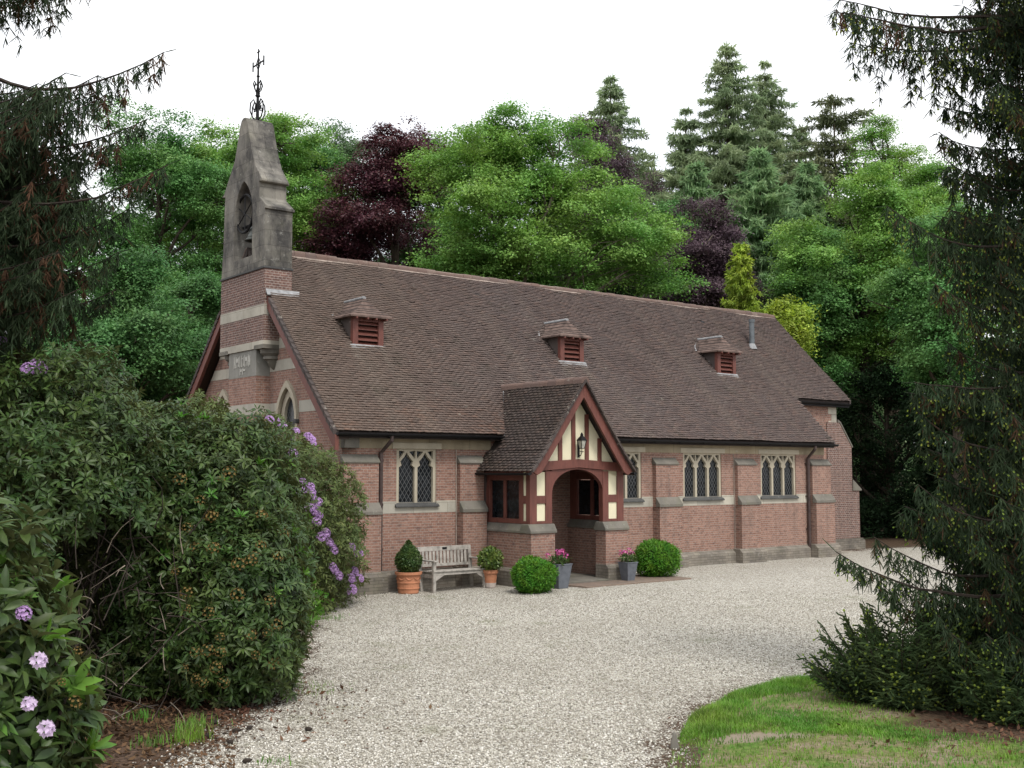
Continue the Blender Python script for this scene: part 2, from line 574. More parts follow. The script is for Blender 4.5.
M['verge'] = mat_tile('verge_tile', [(0.045, 0.038, 0.036), (0.075, 0.06, 0.055), (0.10, 0.075, 0.065)])
M['deck'] = mat_plain('roof_underlay', (0.05, 0.04, 0.036), 0.9, 0.1)
M['maroon'] = mat_plain('maroon_painted_wood', (0.140, 0.050, 0.038), 0.55, 0.35, var=0.22, scale=5, stretch=(3, 3, 0.6))
M['cream'] = mat_plain('cream_render', (0.70, 0.655, 0.47), 0.85, 0.2, var=0.06, scale=3)
M['black'] = mat_plain('black_iron', (0.010, 0.010, 0.011), 0.55, 0.2, var=0.3)
M['pipe'] = mat_plain('brown_pipe', (0.055, 0.036, 0.032), 0.55, 0.4, var=0.3)
M['lead'] = mat_plain('lead_sheet', (0.27, 0.275, 0.28), 0.6, 0.4, var=0.3, scale=6)
M['mortar'] = mat_plain('mortar_bed', (0.33, 0.27, 0.23), 0.9, 0.2, var=0.3)
M['flue'] = mat_plain('flue_metal', (0.10, 0.115, 0.125), 0.5, 0.5, var=0.25)
M['glass'] = mat_glass('leaded_glass')
M['porch_glass'] = mat_glass('porch_glass', pitch=5.0, lw=0.0)
M['dark_wood'] = mat_plain('dark_oak', (0.045, 0.028, 0.020), 0.6, 0.35, stretch=(6, 6, 0.5))
M['inside'] = mat_plain('inner_plaster', (0.30, 0.27, 0.23), 0.9, 0.2)
M['bell'] = mat_plain('bell_bronze', (0.10, 0.105, 0.095), 0.45, 0.5, metal=0.6)
M['teak'] = mat_plain('weathered_teak', (0.36, 0.335, 0.30), 0.85, 0.2, var=0.35, scale=7, stretch=(1, 1, 1))
M['terracotta'] = mat_plain('terracotta', (0.46, 0.205, 0.115), 0.85, 0.2, var=0.2, scale=5)
M['lime'] = mat_plain('lime_bloom', (0.46, 0.40, 0.36), 0.9, 0.15, var=0.25)
M['planter'] = mat_plain('slate_planter', (0.115, 0.125, 0.145), 0.6, 0.35, var=0.2)
M['paving'] = mat_brick('paving_brick', (0.19, 0.135, 0.10), (0.25, 0.18, 0.135), (0.20, 0.17, 0.14))
M['soil'] = mat_plain('potting_soil', (0.03, 0.022, 0.016), 0.95, 0.1)
M['glow_glass'] = mat_plain('lantern_glass', (0.42, 0.42, 0.36), 0.2, 0.5)
# ------------------------------------------------------------------ ground
def px_ground(x, y, z=0.0):
    a = (x - 512) / 1128; b = -(y - 384) / 1128
    p = math.atan2(88, 1128)
    d = (a, math.cos(p) - b * math.sin(p), math.sin(p) + b * math.cos(p))
    k = (z - EYE) / d[2]
    return (d[0] * k, d[1] * k)


def seg_dist(P, poly):
    """signed distance (positive inside) of points P (N,2) to a closed polygon"""
    poly = np.array(poly, float)
    A = poly; B = np.roll(poly, -1, 0)
    best = np.full(len(P), 1e9); inside = np.zeros(len(P), bool)
    for a, b in zip(A, B):
        ab = b - a
        k = np.clip(((P - a) @ ab) / (ab @ ab + 1e-12), 0, 1)
        best = np.minimum(best, np.hypot(*(P - a - k[:, None] * ab).T))
        c = (a[1] > P[:, 1]) != (b[1] > P[:, 1])
        with np.errstate(divide='ignore', invalid='ignore'):
            xi = (b[0] - a[0]) * (P[:, 1] - a[1]) / (b[1] - a[1]) + a[0]
        inside ^= c & (P[:, 0] < xi)
    return np.where(inside, best, -best)


def wavy(P, seed, n=10, k0=0.4, k1=3.0):
    r = np.random.default_rng(seed)
    z = np.zeros(len(P))
    for i in range(n):
        k = k0 * (k1 / k0) ** (i / (n - 1)); a = r.uniform(0, 6.283)
        z += np.sin((P[:, 0] * math.cos(a) + P[:, 1] * math.sin(a)) * k * 6.283 / 3 + r.uniform(0, 6.283)) / (1 + 0.6 * i)
    return z / 2.2


def grid_sheet(name, poly, step, lift, mat, margin=0.5, seed=1, wob=0.25):
    poly = np.array(poly, float)
    x0, y0 = poly.min(0) - margin; x1, y1 = poly.max(0) + margin
    nx = int((x1 - x0) / step) + 1; ny = int((y1 - y0) / step) + 1
    gx, gy = np.meshgrid(np.linspace(x0, x1, nx), np.linspace(y0, y1, ny), indexing='ij')
    P = np.stack([gx.ravel(), gy.ravel()], 1)
    sdist = seg_dist(P, poly) + wavy(P, seed) * wob
    Z = ground_z(P[:, 0], P[:, 1]) + (lift(P, sdist) if callable(lift) else lift)
    idx = np.arange(nx * ny).reshape(nx, ny)
    F = np.stack([idx[:-1, :-1], idx[1:, :-1], idx[1:, 1:], idx[:-1, 1:]], -1).reshape(-1, 4)
    keep = (sdist[F] > -margin).all(1)
    F = F[keep]
    used = np.unique(F)
    remap = np.full(nx * ny, -1); remap[used] = np.arange(len(used))
    o = mesh_np(name, np.column_stack([P, Z])[used], remap[F], mat, smooth=True)
    at = o.data.attributes.new('edge', 'FLOAT', 'POINT')
    at.data.foreach_set('value', sdist[used].astype(np.float32))
    return o


def attr(m, name):
    x = m.n('ShaderNodeAttribute'); x.attribute_name = name
    return x.outputs['Fac']


def soil_colour(m):
    n = m.noise(0.9, detail=6); f = m.noise(22, detail=5, rough=0.7)
    c = m.ramp(f, [(0.3, (0.030, 0.021, 0.015)), (0.5, (0.085, 0.055, 0.038)), (0.68, (0.16, 0.10, 0.068)), (0.8, (0.22, 0.16, 0.11))])
    return m.mix(m.ramp(n, [(0.4, 0.0), (0.65, 0.5)]), c, m.mix(0.6, c, (0.05, 0.045, 0.025))), f


m = NT('forest_soil')
c, h = soil_colour(m)
m.bump(h, 0.8, 0.03)
M['forest_soil'] = m.done(c, 0.95, 0.1)

m = NT('gravel')
v = m.n('ShaderNodeTexVoronoi'); v.inputs['Scale'].default_value = 46; m.l(m.tc.outputs['Object'], v.inputs['Vector'])
v2 = m.n('ShaderNodeTexVoronoi'); v2.inputs['Scale'].default_value = 17; m.l(m.tc.outputs['Object'], v2.inputs['Vector'])
rv = m.sep(v.outputs['Color'])
c = m.ramp(rv[0], [(0.0, (0.10, 0.092, 0.078)), (0.22, (0.30, 0.28, 0.235)), (0.5, (0.48, 0.455, 0.39)), (0.8, (0.65, 0.625, 0.555)), (1.0, (0.82, 0.80, 0.75))])
c = m.mix(m.ramp(rv[1], [(0.55, 0.0), (0.9, 0.5)]), c, (0.36, 0.32, 0.25))
gap = m.ramp(v.outputs['Distance'], [(0.45, 0.0), (0.8, 0.75)])
c = m.mix(gap, c, (0.15, 0.13, 0.105))
big = m.noise(0.42, detail=6, rough=0.6)
c = m.mix(m.ramp(big, [(0.42, 0.0), (0.68, 0.42)]), c, m.mix(0.55, c, (0.26, 0.235, 0.19)))
gr = m.noise(0.8, detail=7, rough=0.65)
c = m.mix(m.ramp(gr, [(0.60, 0.0), (0.70, 0.35)]), c, (0.13, 0.15, 0.06))
sc_, sh_ = soil_colour(m)
e = m.math('ADD', attr(m, 'edge'), m.math('MULTIPLY', m.math('SUBTRACT', m.noise(2.6, detail=6, rough=0.7), 0.5), 2.4))
e = m.math('ADD', e, m.math('MULTIPLY', m.math('SUBTRACT', rv[2], 0.5), 0.5))
k = m.ramp(e, [(0.12, 0.0), (0.34, 1.0)])
c = m.mix(k, sc_, c)
m.bump(m.math('SUBTRACT', 1.0, v.outputs['Distance']), 0.9, 0.02)
M['gravel'] = m.done(c, 0.9, 0.2)

m = NT('grass_soil')
n1 = m.noise(1.6, detail=6, rough=0.65); n2 = m.noise(18, detail=5)
c = m.ramp(n1, [(0.38, (0.24, 0.195, 0.14)), (0.47, (0.19, 0.165, 0.09)), (0.56, (0.13, 0.165, 0.05)), (0.66, (0.10, 0.17, 0.035))])
c = m.mix(0.7, c, m.ramp(n2, [(0.3, 0.45), (0.7, 1.4)]), 'MULTIPLY')
sc_, sh_ = soil_colour(m)
e = m.math('ADD', attr(m, 'edge'), m.math('MULTIPLY', m.math('SUBTRACT', m.noise(3, detail=5), 0.5), 0.5))
ob = m.sep(m.tc.outputs['Object'])
dx = m.math('DIVIDE', m.math('SUBTRACT', ob[0], 5.9), 2.1); dy = m.math('DIVIDE', m.math('SUBTRACT', ob[1], 11.8), 1.4)
rr_ = m.math('SQRT', m.math('ADD', m.math('MULTIPLY', dx, dx), m.math('MULTIPLY', dy, dy)))
rr_ = m.math('ADD', rr_, m.math('MULTIPLY', m.math('SUBTRACT', m.noise(2.2, detail=6), 0.5), 0.6))
c = m.mix(m.ramp(rr_, [(0.82, 1.0), (1.0, 0.0)]), c, sc_)
bx = m.math('DIVIDE', m.math('SUBTRACT', ob[0], 2.35), 0.62); by = m.math('DIVIDE', m.math('SUBTRACT', ob[1], 11.15), 0.24)
rb_ = m.math('ADD', m.math('SQRT', m.math('ADD', m.math('MULTIPLY', bx, bx), m.math('MULTIPLY', by, by))), m.math('MULTIPLY', m.math('SUBTRACT', m.noise(4, detail=6), 0.5), 0.8))
c = m.mix(m.ramp(rb_, [(0.7, 1.0), (1.0, 0.0)]), c, (0.24, 0.20, 0.15))
m.bump(n2, 0.9, 0.03)
M['grass_soil'] = m.done(c, 0.95, 0.1)

# the ground: one sheet out to the horizon
far = 900.0
xs = np.concatenate([[-far, -300, -120], np.linspace(-60, 60, 61), [120, 300, far]])
ys = np.concatenate([[-far, -200, -60], np.linspace(-20, 90, 56), [160, 350, far]])
gx, gy = np.meshgrid(xs, ys, indexing='ij')
Z = ground_z(gx.ravel(), gy.ravel()) - 0.07
idx = np.arange(len(xs) * len(ys)).reshape(len(xs), len(ys))
F = np.stack([idx[:-1, :-1], idx[1:, :-1], idx[1:, 1:], idx[:-1, 1:]], -1).reshape(-1, 4)
tag(mesh_np('ground', np.column_stack([gx.ravel(), gy.ravel(), Z]), F, M['forest_soil'], smooth=True), kind='structure')

GRAVEL = [px_ground(*q) for q in ((-60, 1150), (60, 900), (150, 775), (215, 735), (262, 700), (290, 650), (312, 618), (345, 598))]
wc = W(0.1, 0.15); GRAVEL.append((wc.x, wc.y))
for s_, t_ in ((0.1, 1.0), (18.6, 1.0), (19.8, 1.2), (24, 0.5), (30, -2)):
    q = W(s_, t_); GRAVEL.append((q.x, q.y))
GRAVEL += [px_ground(1400, 640), px_ground(1100, 690), px_ground(905, 705), px_ground(830, 680), px_ground(760, 690), px_ground(705, 712), px_ground(676, 740), px_ground(665, 790), px_ground(640, 1000), px_ground(600, 1500)]
tag(grid_sheet('gravel_drive', GRAVEL, 0.16, 0.0, M['gravel'], 0.7, 5, 0.12), kind='structure')

VERGE = [px_ground(*q) for q in ((672, 745), (690, 716), (730, 694), (780, 681), (835, 674), (905, 690), (1100, 672), (1400, 690), (1500, 1000), (900, 1400), (640, 1000), (660, 790))]


def verge_lift(P, d):
    return -0.02 + 0.075 * sm(-0.1, 1.0, d) + 0.03 * wavy(P, 8, k0=1, k1=6) * sm(0, 0.6, d)


tag(grid_sheet('grass_verge', VERGE, 0.08, verge_lift, M['grass_soil'], 0.1, 9, 0.12), kind='structure')
# ------------------------------------------------------------------ the church (local axes: s along, t inwards, z up)
church = empty('church', W(0, 0, 0), AX)
tag(church, 'long red brick village church with steep brown tiled roof and stone bellcote', 'church')

RM = 1.009                                     # roof pitch


def roof_z(t): return 3.43 + RM * (t + 0.3)


# ---- walls
W_OPEN = [(1.36, 2.40, 2), (7.70, 8.74, 2), (10.28, 11.78, 3), (13.42, 14.98, 3)]
DOOR = (4.50, 5.66)
south = sheet('south_wall', rect(0.02, 16.3, -0.3, 3.40),
              [rect(a, b, 1.90, 3.10) for a, b, _ in W_OPEN] + [lancet(5.08, 1.16, 0.2, 1.75)], 't', 0.0, 0.38, M['brick'], church)
gable = [(0.0, -0.3), (8.4, -0.3), (8.4, 3.38), (4.2, 7.62), (0.0, 3.38)]
LAN = [2.45, 5.95]
sheet('gable_wall', gable, [lancet(c, 0.86, 2.45, 3.78) for c in LAN], 's', 0.0, 0.38, M['brick'], church)
MB().box(0.38, 16.3, 8.02, 8.4, -0.3, 3.38).box(16.32, 18.75, 7.1, 7.4, -0.3, 4.7).build('north_wall', M['brick'], church)
MB().prism([(0.385, -0.3), (1.25, -0.3), (1.25, roof_z(1.25) - 0.25), (0.385, roof_z(0.385) - 0.25)], 's', 15.9, 16.3).build('aisle_end_wall', M['brick'], church)
MB().box(16.0, 18.74, 1.3, 1.65, -0.3, 4.72).build('chancel_wall', M['brick'], church)
east = [(1.66, -0.3), (7.1, -0.3), (7.1, 4.7), (4.2, 7.62), (1.66, 4.9)]
MB().prism(east, 's', 18.4, 18.74).build('east_gable_wall', M['brick'], church)
# quoins on the chancel corner
q = MB()
for i in range(6):
    l = 0.42 if i % 2 else 0.26
    q.box(18.745 - l, 18.747, 1.294, 1.5, 3.35 + i * 0.22, 3.35 + i * 0.22 + 0.213)
q.build('quoins', M['band'], church)

# ---- plinth, string course, frieze
p = MB()
PL = [(0.02, -0.13), (0.02, 0.42), (0.0, 0.42), (0.0, 0.44), (-0.05, 0.40), (-0.13, 0.36)]


def plinth(mb, s0, s1, t):
    mb.prism([(t, -0.3), (t, 0.50), (t - 0.115, 0.40), (t - 0.115, -0.3)], 's', s0, s1)


plinth(p, -0.11, 3.64, -0.003); plinth(p, 6.53, 16.35, -0.003)
p.build('plinth', M['plinth'], church, bevel=0.012)
p = MB(); p.prism([(-0.1, -0.3), (8.4, -0.3), (8.4, 0.44), (-0.1, 0.44)], 's', -0.11, -0.003)
p.build('plinth', M['plinth'], church)
b = MB()
b.box(-0.004, 3.64, -0.006, 0.03, 1.71, 1.897); b.box(6.53, 16.31, -0.006, 0.03, 1.71, 1.897)
edges = [0.0] + [x for a, c, _ in W_OPEN for x in (a, c)] + [16.31]
for i in range(0, len(edges), 2):
    a, c = edges[i], edges[i + 1]
    for lo, hi in ((a, c),):
        if lo < 3.64 and hi > 6.53:
            b.box(lo, 3.64, -0.006, 0.03, 1.897, 1.97); b.box(6.53, hi, -0.006, 0.03, 1.897, 1.97)
        else:
            b.box(lo, hi, -0.006, 0.03, 1.897, 1.97)
b.build('string_course', M['band'], church)
b = MB(); b.box(-0.02, 3.9, -0.018, 0.03, 3.105, 3.40); b.box(6.25, 16.3, -0.018, 0.03, 3.105, 3.40)
b.build('frieze', M['frieze'], church)
for a, c, _ in W_OPEN:
    MB().box(a - 0.12, c + 0.12, -0.034, 0.02, 3.103, 3.24).build('lintel', M['frame_stone'], church, bevel=0.008)


def gband(z0, z1, cuts, mb):
    lo0, lo1 = z0 - 3.38 + 0.02, z1 - 3.38 + 0.02
    lo0 = max(lo0 / 1.01, 0.0); lo1 = max(lo1 / 1.01, 0.0)
    e = [None] + cuts + [None]
    for i in range(0, len(e), 2):
        a, c = e[i], e[i + 1]
        A0, A1 = (lo0, lo1) if a is None else (a, a)
        C0, C1 = (8.4 - lo0, 8.4 - lo1) if c is None else (c, c)
        mb.prism([(A0, z0), (C0, z0), (C1, z1), (A1, z1)], 's', -0.006, 0.03)


g = MB()
gband(3.93, 4.19, [1.93, 2.97, 3.42, 4.93, 5.43, 6.47], g)
gband(4.93, 5.18, [3.42, 4.93], g)
gband(5.45, 5.70, [3.0, 5.38], g)
build_each(g, 'gable_band', M['band'], church)

# ---- south windows: stone frame with pointed lights, leaded panes, slate sill


def light_outline(x0, x1, z0):
    w = x1 - x0; c = (x0 + x1) / 2
    return [(x0, z0), (x1, z0), (x1, 2.70), (x1 - .17 * w, 2.745), (x1 - .10 * w, 2.83), (c + .16 * w, 2.93), (c, 3.03),
            (c - .16 * w, 2.93), (x0 + .10 * w, 2.83), (x0 + .17 * w, 2.745), (x0, 2.70)]


for a, c, n in W_OPEN:
    ja, mu = 0.075, 0.075
    lw = (c - a - 2 * ja - (n - 1) * mu) / n
    holes = []
    for i in range(n):
        x0 = a + ja + i * (lw + mu); x1 = x0 + lw; cc = (x0 + x1) / 2
        holes.append(light_outline(x0, x1, 1.935))
        L = x0 - (0.0 if i == 0 else mu / 2 - 0.012); Rr = x1 + (0.0 if i == n - 1 else mu / 2 - 0.012)
        holes.append([(x0 + .02 * lw - (0 if i == 0 else .02), 2.88), (cc - .14 * lw, 3.045), (L, 3.065)])
        holes.append([(x1 - .02 * lw + (0 if i == n - 1 else .02), 2.88), (Rr, 3.065), (cc + .14 * lw, 3.045)])
    fr = sheet('window', rect(a + 0.001, c - 0.001, 1.901, 3.10), holes, 't', 0.025, 0.15, M['frame_stone'], church)
    MB().box(a + 0.01, c - 0.01, 0.095, 0.11, 1.91, 3.09).build('pane', M['glass'], fr)
    MB().prism([(0.09, 1.899), (0.09, 1.95), (0.02, 1.93), (-0.065, 1.865), (-0.065, 1.835), (0.02, 1.835)], 's', a - 0.04, c + 0.05).build('sill', M['sill'], fr, bevel=0.004)
    # the panes themselves are opaque and near-black
# ---- gable lancets
for c in LAN:
    fr = sheet('lancet_window', lancet(c, 0.858, 2.452, 3.78), [lancet(c, 0.52, 2.6, 3.86)], 's', 0.03, 0.2, M['frame_stone'], church)
    MB().box(0.10, 0.115, c - 0.27, c + 0.27, 2.55, 4.38).build('pane', M['glass'], fr)
    o = lancet(c, 1.04, 3.78, 3.78)[2:]; i_ = lancet(c, 0.86, 3.78, 3.78)[2:]
    hood = sheet('hood_mould', o + i_[::-1], [], 's', -0.07, 0.03, M['frame_stone'], fr)
    MB().box(-0.10, -0.001, c - 0.55, c - 0.42, 3.68, 3.78).build('label_stop', M['sill'], fr, bevel=0.02)
    MB().box(-0.10, -0.001, c + 0.42, c + 0.55, 3.68, 3.78).build('label_stop', M['sill'], fr, bevel=0.02)

# ---- buttresses


def buttress(s0, s1, up=0.13, low=0.25):
    bt = MB().box(s0, s1, -up, 0.01, 1.6, 2.80).box(s0, s1, -low, 0.01, -0.3, 1.70).build('buttress', M['brick'], church)
    MB().prism([(-0.002, 2.98), (-up - 0.03, 2.82), (-up - 0.03, 2.79), (-0.002, 2.79)], 's', s0 - 0.025, s1 + 0.025).build('weathering', M['cap'], bt, bevel=0.008)
    MB().prism([(-up + 0.003, 1.96), (-low - 0.03, 1.77), (-low - 0.03, 1.70), (-up + 0.003, 1.70)], 's', s0 - 0.02, s1 + 0.02).build('weathering', M['cap'], bt, bevel=0.008)
    pm = MB(); pm.prism([(-0.004, -0.3), (-0.004, 0.51), (-low - 0.002, 0.51), (-low - 0.118, 0.405), (-low - 0.118, -0.3)], 's', s0 - 0.115, s1 + 0.115)
    pm.build('buttress_plinth', M['plinth'], bt, bevel=0.012)


for s0, s1 in ((0.0, 0.84), (2.96, 3.62), (9.14, 9.95), (12.30, 13.08), (15.58, 16.45)):
    buttress(s0, s1)
# north-west corner has its twin; east end carries a tall stepped one
bt = MB()
bt.prism([(18.2, -0.3), (19.82, -0.3), (19.82, 2.02), (19.46, 2.02), (19.46, 3.42), (18.85, 4.18), (18.2, 4.18)], 't', 1.26, 1.95)
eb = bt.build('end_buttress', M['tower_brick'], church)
MB().prism([(18.76, 4.28), (18.76, 4.18), (18.85, 4.182), (19.46, 3.422), (19.47, 3.39), (19.51, 3.39), (19.51, 3.43), (18.90, 4.20)], 't', 1.24, 1.97).build('weathering', M['cap'], eb)
MB().prism([(19.45, 2.36), (19.45, 2.0), (19.90, 2.0), (19.90, 2.05)], 't', 1.22, 1.99).build('weathering', M['cap'], eb)
MB().prism([(18.1, -0.3), (19.95, -0.3), (19.95, 0.38), (19.84, 0.48), (18.1, 0.48)], 't', 1.16, 2.05).build('buttress_plinth', M['plinth'], eb)
# kneeler stones at the foot of the west gable
MB().box(-0.02, 0.35, -0.16, 0.02, 3.10, 3.34).build('kneeler', M['cap'], church, bevel=0.02)

# ---- roof: underlay, then every tile


def tiles(name, mat, parent, origin, ua, va, na, length, slope, keep, gauge=0.076, width=0.165, seed=1, thick=0.021):
    """lay courses of plain tiles; ua along the eave, va up the slope, na out of it"""
    r = np.random.default_rng(seed)
    origin = np.array(origin, float); ua = np.array(ua, float); va = np.array(va, float); na = np.array(na, float)
    nc = int(slope / gauge); nt = int(length / width) + 2
    k, j = np.meshgrid(np.arange(nc), np.arange(nt), indexing='ij')
    k = k.ravel(); j = j.ravel()
    u0 = (j - 1) * width + (k % 2) * width / 2
    u1 = u0 + width - 0.004
    u0 = np.clip(u0, 0, length); u1 = np.clip(u1, 0, length)
    v0 = k * gauge + r.normal(0, 0.0035, len(k))
    v1 = np.minimum(v0 + gauge * 1.5, slope)
    ok = (u1 - u0 > 0.03) & keep((u0 + u1) / 2, v0 + gauge / 2)
    u0, u1, v0, v1 = u0[ok], u1[ok], v0[ok], v1[ok]
    n = len(u0)
    lift = 0.026 + np.abs(r.normal(0, 0.005, n)); tw = r.normal(0, 0.003, n)
    hi_b0 = lift + thick + tw; hi_b1 = lift + thick - tw
    um, vm = (u0 + u1) / 2, v0
    wave = 0.014 * np.sin(um * 0.9 + seed) * np.sin(vm * 1.1 + 0.6 * um) + 0.009 * np.sin(um * 2.3 + vm * 1.7 + seed) + 0.012
    slip = (r.random(n) < 0.006) * r.uniform(0.01, 0.03, n)
    hi_b0 += wave; hi_b1 += wave
    v0 = v0 - slip
    hi_t = np.full(n, 0.006) + wave

    def P(u, v, h): return origin + u[:, None] * ua + v[:, None] * va + h[:, None] * na
    Vv = np.stack([P(u0, v0, hi_b0), P(u1, v0, hi_b1), P(u1, v1, hi_t), P(u0, v1, hi_t),
                   P(u0, v0, hi_b0 - thick), P(u1, v0, hi_b1 - thick), P(u1, v1, hi_t - thick), P(u0, v1, hi_t - thick)], 1).reshape(-1, 3)
    base = (np.arange(n) * 8)[:, None]
    F = np.concatenate([base + np.array(f) for f in ((0, 1, 2, 3), (4, 5, 1, 0), (7, 4, 0, 3), (5, 6, 2, 1))])
    return mesh_np(name, Vv, F, mat, parent)


c45 = 1 / math.hypot(1, RM)
va = (0, c45, RM * c45); na = (0, -RM * c45, c45)
S_W, S_A, S_E = -0.27, 16.46, 19.22
eave_t, eave_z = -0.29, roof_z(-0.29)
slope_len = (4.2 - eave_t) / c45
aisle_cut = (1.12 - eave_t) / c45


def keep_nave(u, v):
    s = u + S_W; t = eave_t + v * c45; z = eave_z + v * RM * c45
    ok = (s < S_A) | (v > aisle_cut)
    porch_z = np.where(abs(s - 4.97) < 1.15, 4.65 - 1.38 * abs(s - 4.97), 3.063 - 1.2 * (abs(s - 4.97) - 1.15))
    ok &= ~((t < 0.9) & (z < porch_z - 0.06))
    tower = (s < 0.30) & (t > 2.95)
    for d in (1.24, 7.50, 13.62):
        ok &= ~((s > d + 0.03) & (s < d + 0.79) & (t > 1.76) & (t < 2.4))
    return ok & ~tower


roof = MB()
roof.prism([(eave_t + .02, eave_z - 0.015), (4.2, roof_z(4.2) - 0.02), (4.2, roof_z(4.2) - 0.17), (eave_t + .02, eave_z - 0.13)], 's', S_W + .02, 4.13)
roof.prism([(0.75, roof_z(0.75) - 0.015), (4.2, roof_z(4.2) - 0.02), (4.2, roof_z(4.2) - 0.17), (0.75, roof_z(0.75) - 0.15)], 's', 4.13, 5.81)
roof.prism([(eave_t + .02, eave_z - 0.015), (4.2, roof_z(4.2) - 0.02), (4.2, roof_z(4.2) - 0.17), (eave_t + .02, eave_z - 0.13)], 's', 5.81, S_A - .01)
roof.prism([(1.13, roof_z(1.13) - 0.015), (4.2, roof_z(4.2) - 0.02), (4.2, roof_z(4.2) - 0.17), (1.13, roof_z(1.13) - 0.15)], 's', S_A - .01, S_E - .02)
N = lambda t: 8.4 - t
roof.prism([(N(eave_t), eave_z + 0.02), (4.2, roof_z(4.2) + 0.02), (4.2, roof_z(4.2) - 0.15), (N(eave_t), eave_z - 0.13)], 's', S_W, S_E)
nave_roof = roof.build('roof', M['deck'], church)
tiles('roof_tiling', M['tile'], nave_roof, (S_W, eave_t, eave_z), (1, 0, 0), va, na, S_E - S_W, slope_len, keep_nave, seed=3)
nva = (0, -c45, RM * c45); nna = (0, RM * c45, c45)
tiles('roof_tiling', M['tile'], nave_roof, (S_W, N(eave_t), eave_z + 0.03), (1, 0, 0), nva, nna, S_E - S_W, slope_len, lambda u, v: (u < 0.9) | (v > slope_len - 0.6) | (u > 18.9), seed=4)
# ridge of half-round tiles on pale mortar
rg = MB(); rnd = random.Random(5)
s = 0.32
zr = roof_z(4.2)
while s < S_E - 0.1:
    s1 = min(s + 0.30, S_E)
    dz = rnd.uniform(-0.010, 0.010) - 0.022 * math.sin(math.pi * (s - 0.3) / (S_E - 0.3)) + 0.008 * math.sin(s * 1.9)
    prof = [(4.2 + 0.135 * math.cos(a), zr - 0.01 + dz + 0.085 * math.sin(a)) for a in [math.pi * k / 6 for k in range(7)]]
    prof = [(4.2 + 0.145, zr - 0.10 + dz)] + prof + [(4.2 - 0.145, zr - 0.10 + dz)]
    rg.prism(prof, 's', s, s1 - 0.006)
    s = s1
rg.build('ridge', M['ridge'], nave_roof)
MB().prism([(4.2 - .175, zr - 0.155), (4.2 - .10, zr + 0.02), (4.2 + .10, zr + 0.02), (4.2 + .175, zr - 0.155)], 's', 0.31, S_E - 0.01).build('mortar_bed', M['mortar'], nave_roof)


def verge(mb, s0, s1, t0, t1, side, step=0.2, th=0.075):
    L = abs(t1 - t0) / c45; n = int(L / step)
    for i in range(n):
        a = t0 + side * i * step * c45; b_ = t0 + side * (i + 1.25) * step * c45
        tt = lambda x: x if side > 0 else 8.4 - x
        za, zb = roof_z(tt(a)), roof_z(tt(b_))
        mb.prism([(a, za + 0.045), (b_, zb - 0.002), (b_, zb - th - .03), (a, za - th + 0.01)], 's', s0, s1)


vg = MB()
verge(vg, S_W - 0.085, S_W + 0.05, eave_t, 2.9, 1)
vg.build('verge', M['verge'], nave_roof); vg = MB()
verge(vg, S_W - 0.085, S_W + 0.05, N(eave_t), N(2.9), -1)
vg.build('verge', M['verge'], nave_roof)
vg = MB(); verge(vg, S_A - 0.04, S_A + 0.03, eave_t, 1.0, 1); vg.build('verge', M['verge'], nave_roof); vg = MB(); verge(vg, S_E - 0.04, S_E + 0.04, 1.1, 4.2, 1)
vg.build('verge', M['verge'], nave_roof)
# bargeboards
for side in (1, -1):
    tt = (lambda x: x) if side > 0 else (lambda x: 8.4 - x)
    pts = [(tt(-0.32), roof_z(-0.32) - 0.07), (tt(2.96), roof_z(2.96) - 0.07), (tt(2.96), roof_z(2.96) - 0.36), (tt(-0.16), roof_z(-0.16) - 0.38), (tt(-0.32), roof_z(-0.32) - 0.36)]
    MB().prism(pts, 's', S_W - 0.055, S_W + 0.03).build('bargeboard', M['maroon'], church, bevel=0.006)
    sf = [(tt(-0.28), roof_z(-0.28) - 0.14), (tt(2.96), roof_z(2.96) - 0.14), (tt(2.96), roof_z(2.96) - 0.17), (tt(-0.28), roof_z(-0.28) - 0.17)]
    MB().prism(sf, 's', S_W + 0.03, 0.02).build('verge_soffit', M['dark_wood'], church)
# eaves soffit, gutters
for s0, s1 in ((-0.2, 4.1), (5.84, S_A - 0.02)):
    MB().box(s0, s1, -0.27, -0.02, 3.345, 3.36).build('soffit', M['dark_wood'], church)
    MB().box(s0, s1, -0.285, -0.26, 3.34, 3.40).build('fascia', M['black'], church)


def gutter(mb, s0, s1, t, z, r=0.062):
    pr = [(t + r * math.cos(a), z + r * math.sin(a)) for a in [math.pi + math.pi * k / 8 for k in range(9)]]
    pr += [(t + (r - .008) * math.cos(a), z + (r - .008) * math.sin(a)) for a in [2 * math.pi - math.pi * k / 8 for k in range(9)]]
    mb.prism(pr, 's', s0, s1)
    k = s0 + 0.3
    while k < s1:
        mb.box(k, k + 0.03, t - r - 0.004, t + r, z - r - 0.008, z - r + 0.004); k += 0.9


gm = MB(); gutter(gm, S_W - 0.02, 4.12, -0.345, 3.415); gm.build('gutter', M['black'], church)
gm = MB(); gutter(gm, 5.86, S_A + 0.05, -0.345, 3.415); gm.build('gutter', M['black'], church)
gm = MB(); gutter(gm, S_A - 0.12, S_E - 0.08, 1.065, roof_z(1.1) - 0.06); gm.build('gutter', M['black'], church)
MB().box(S_A, S_E - 0.05, 1.1, 1.13, roof_z(1.1) - 0.18, roof_z(1.1) - 0.06).build('fascia', M['black'], church)
MB().box(S_A, S_E - 0.05, 1.13, 1.32, roof_z(1.1) - 0.16, roof_z(1.1) - 0.14).build('soffit', M['dark_wood'], church)
# downpipes


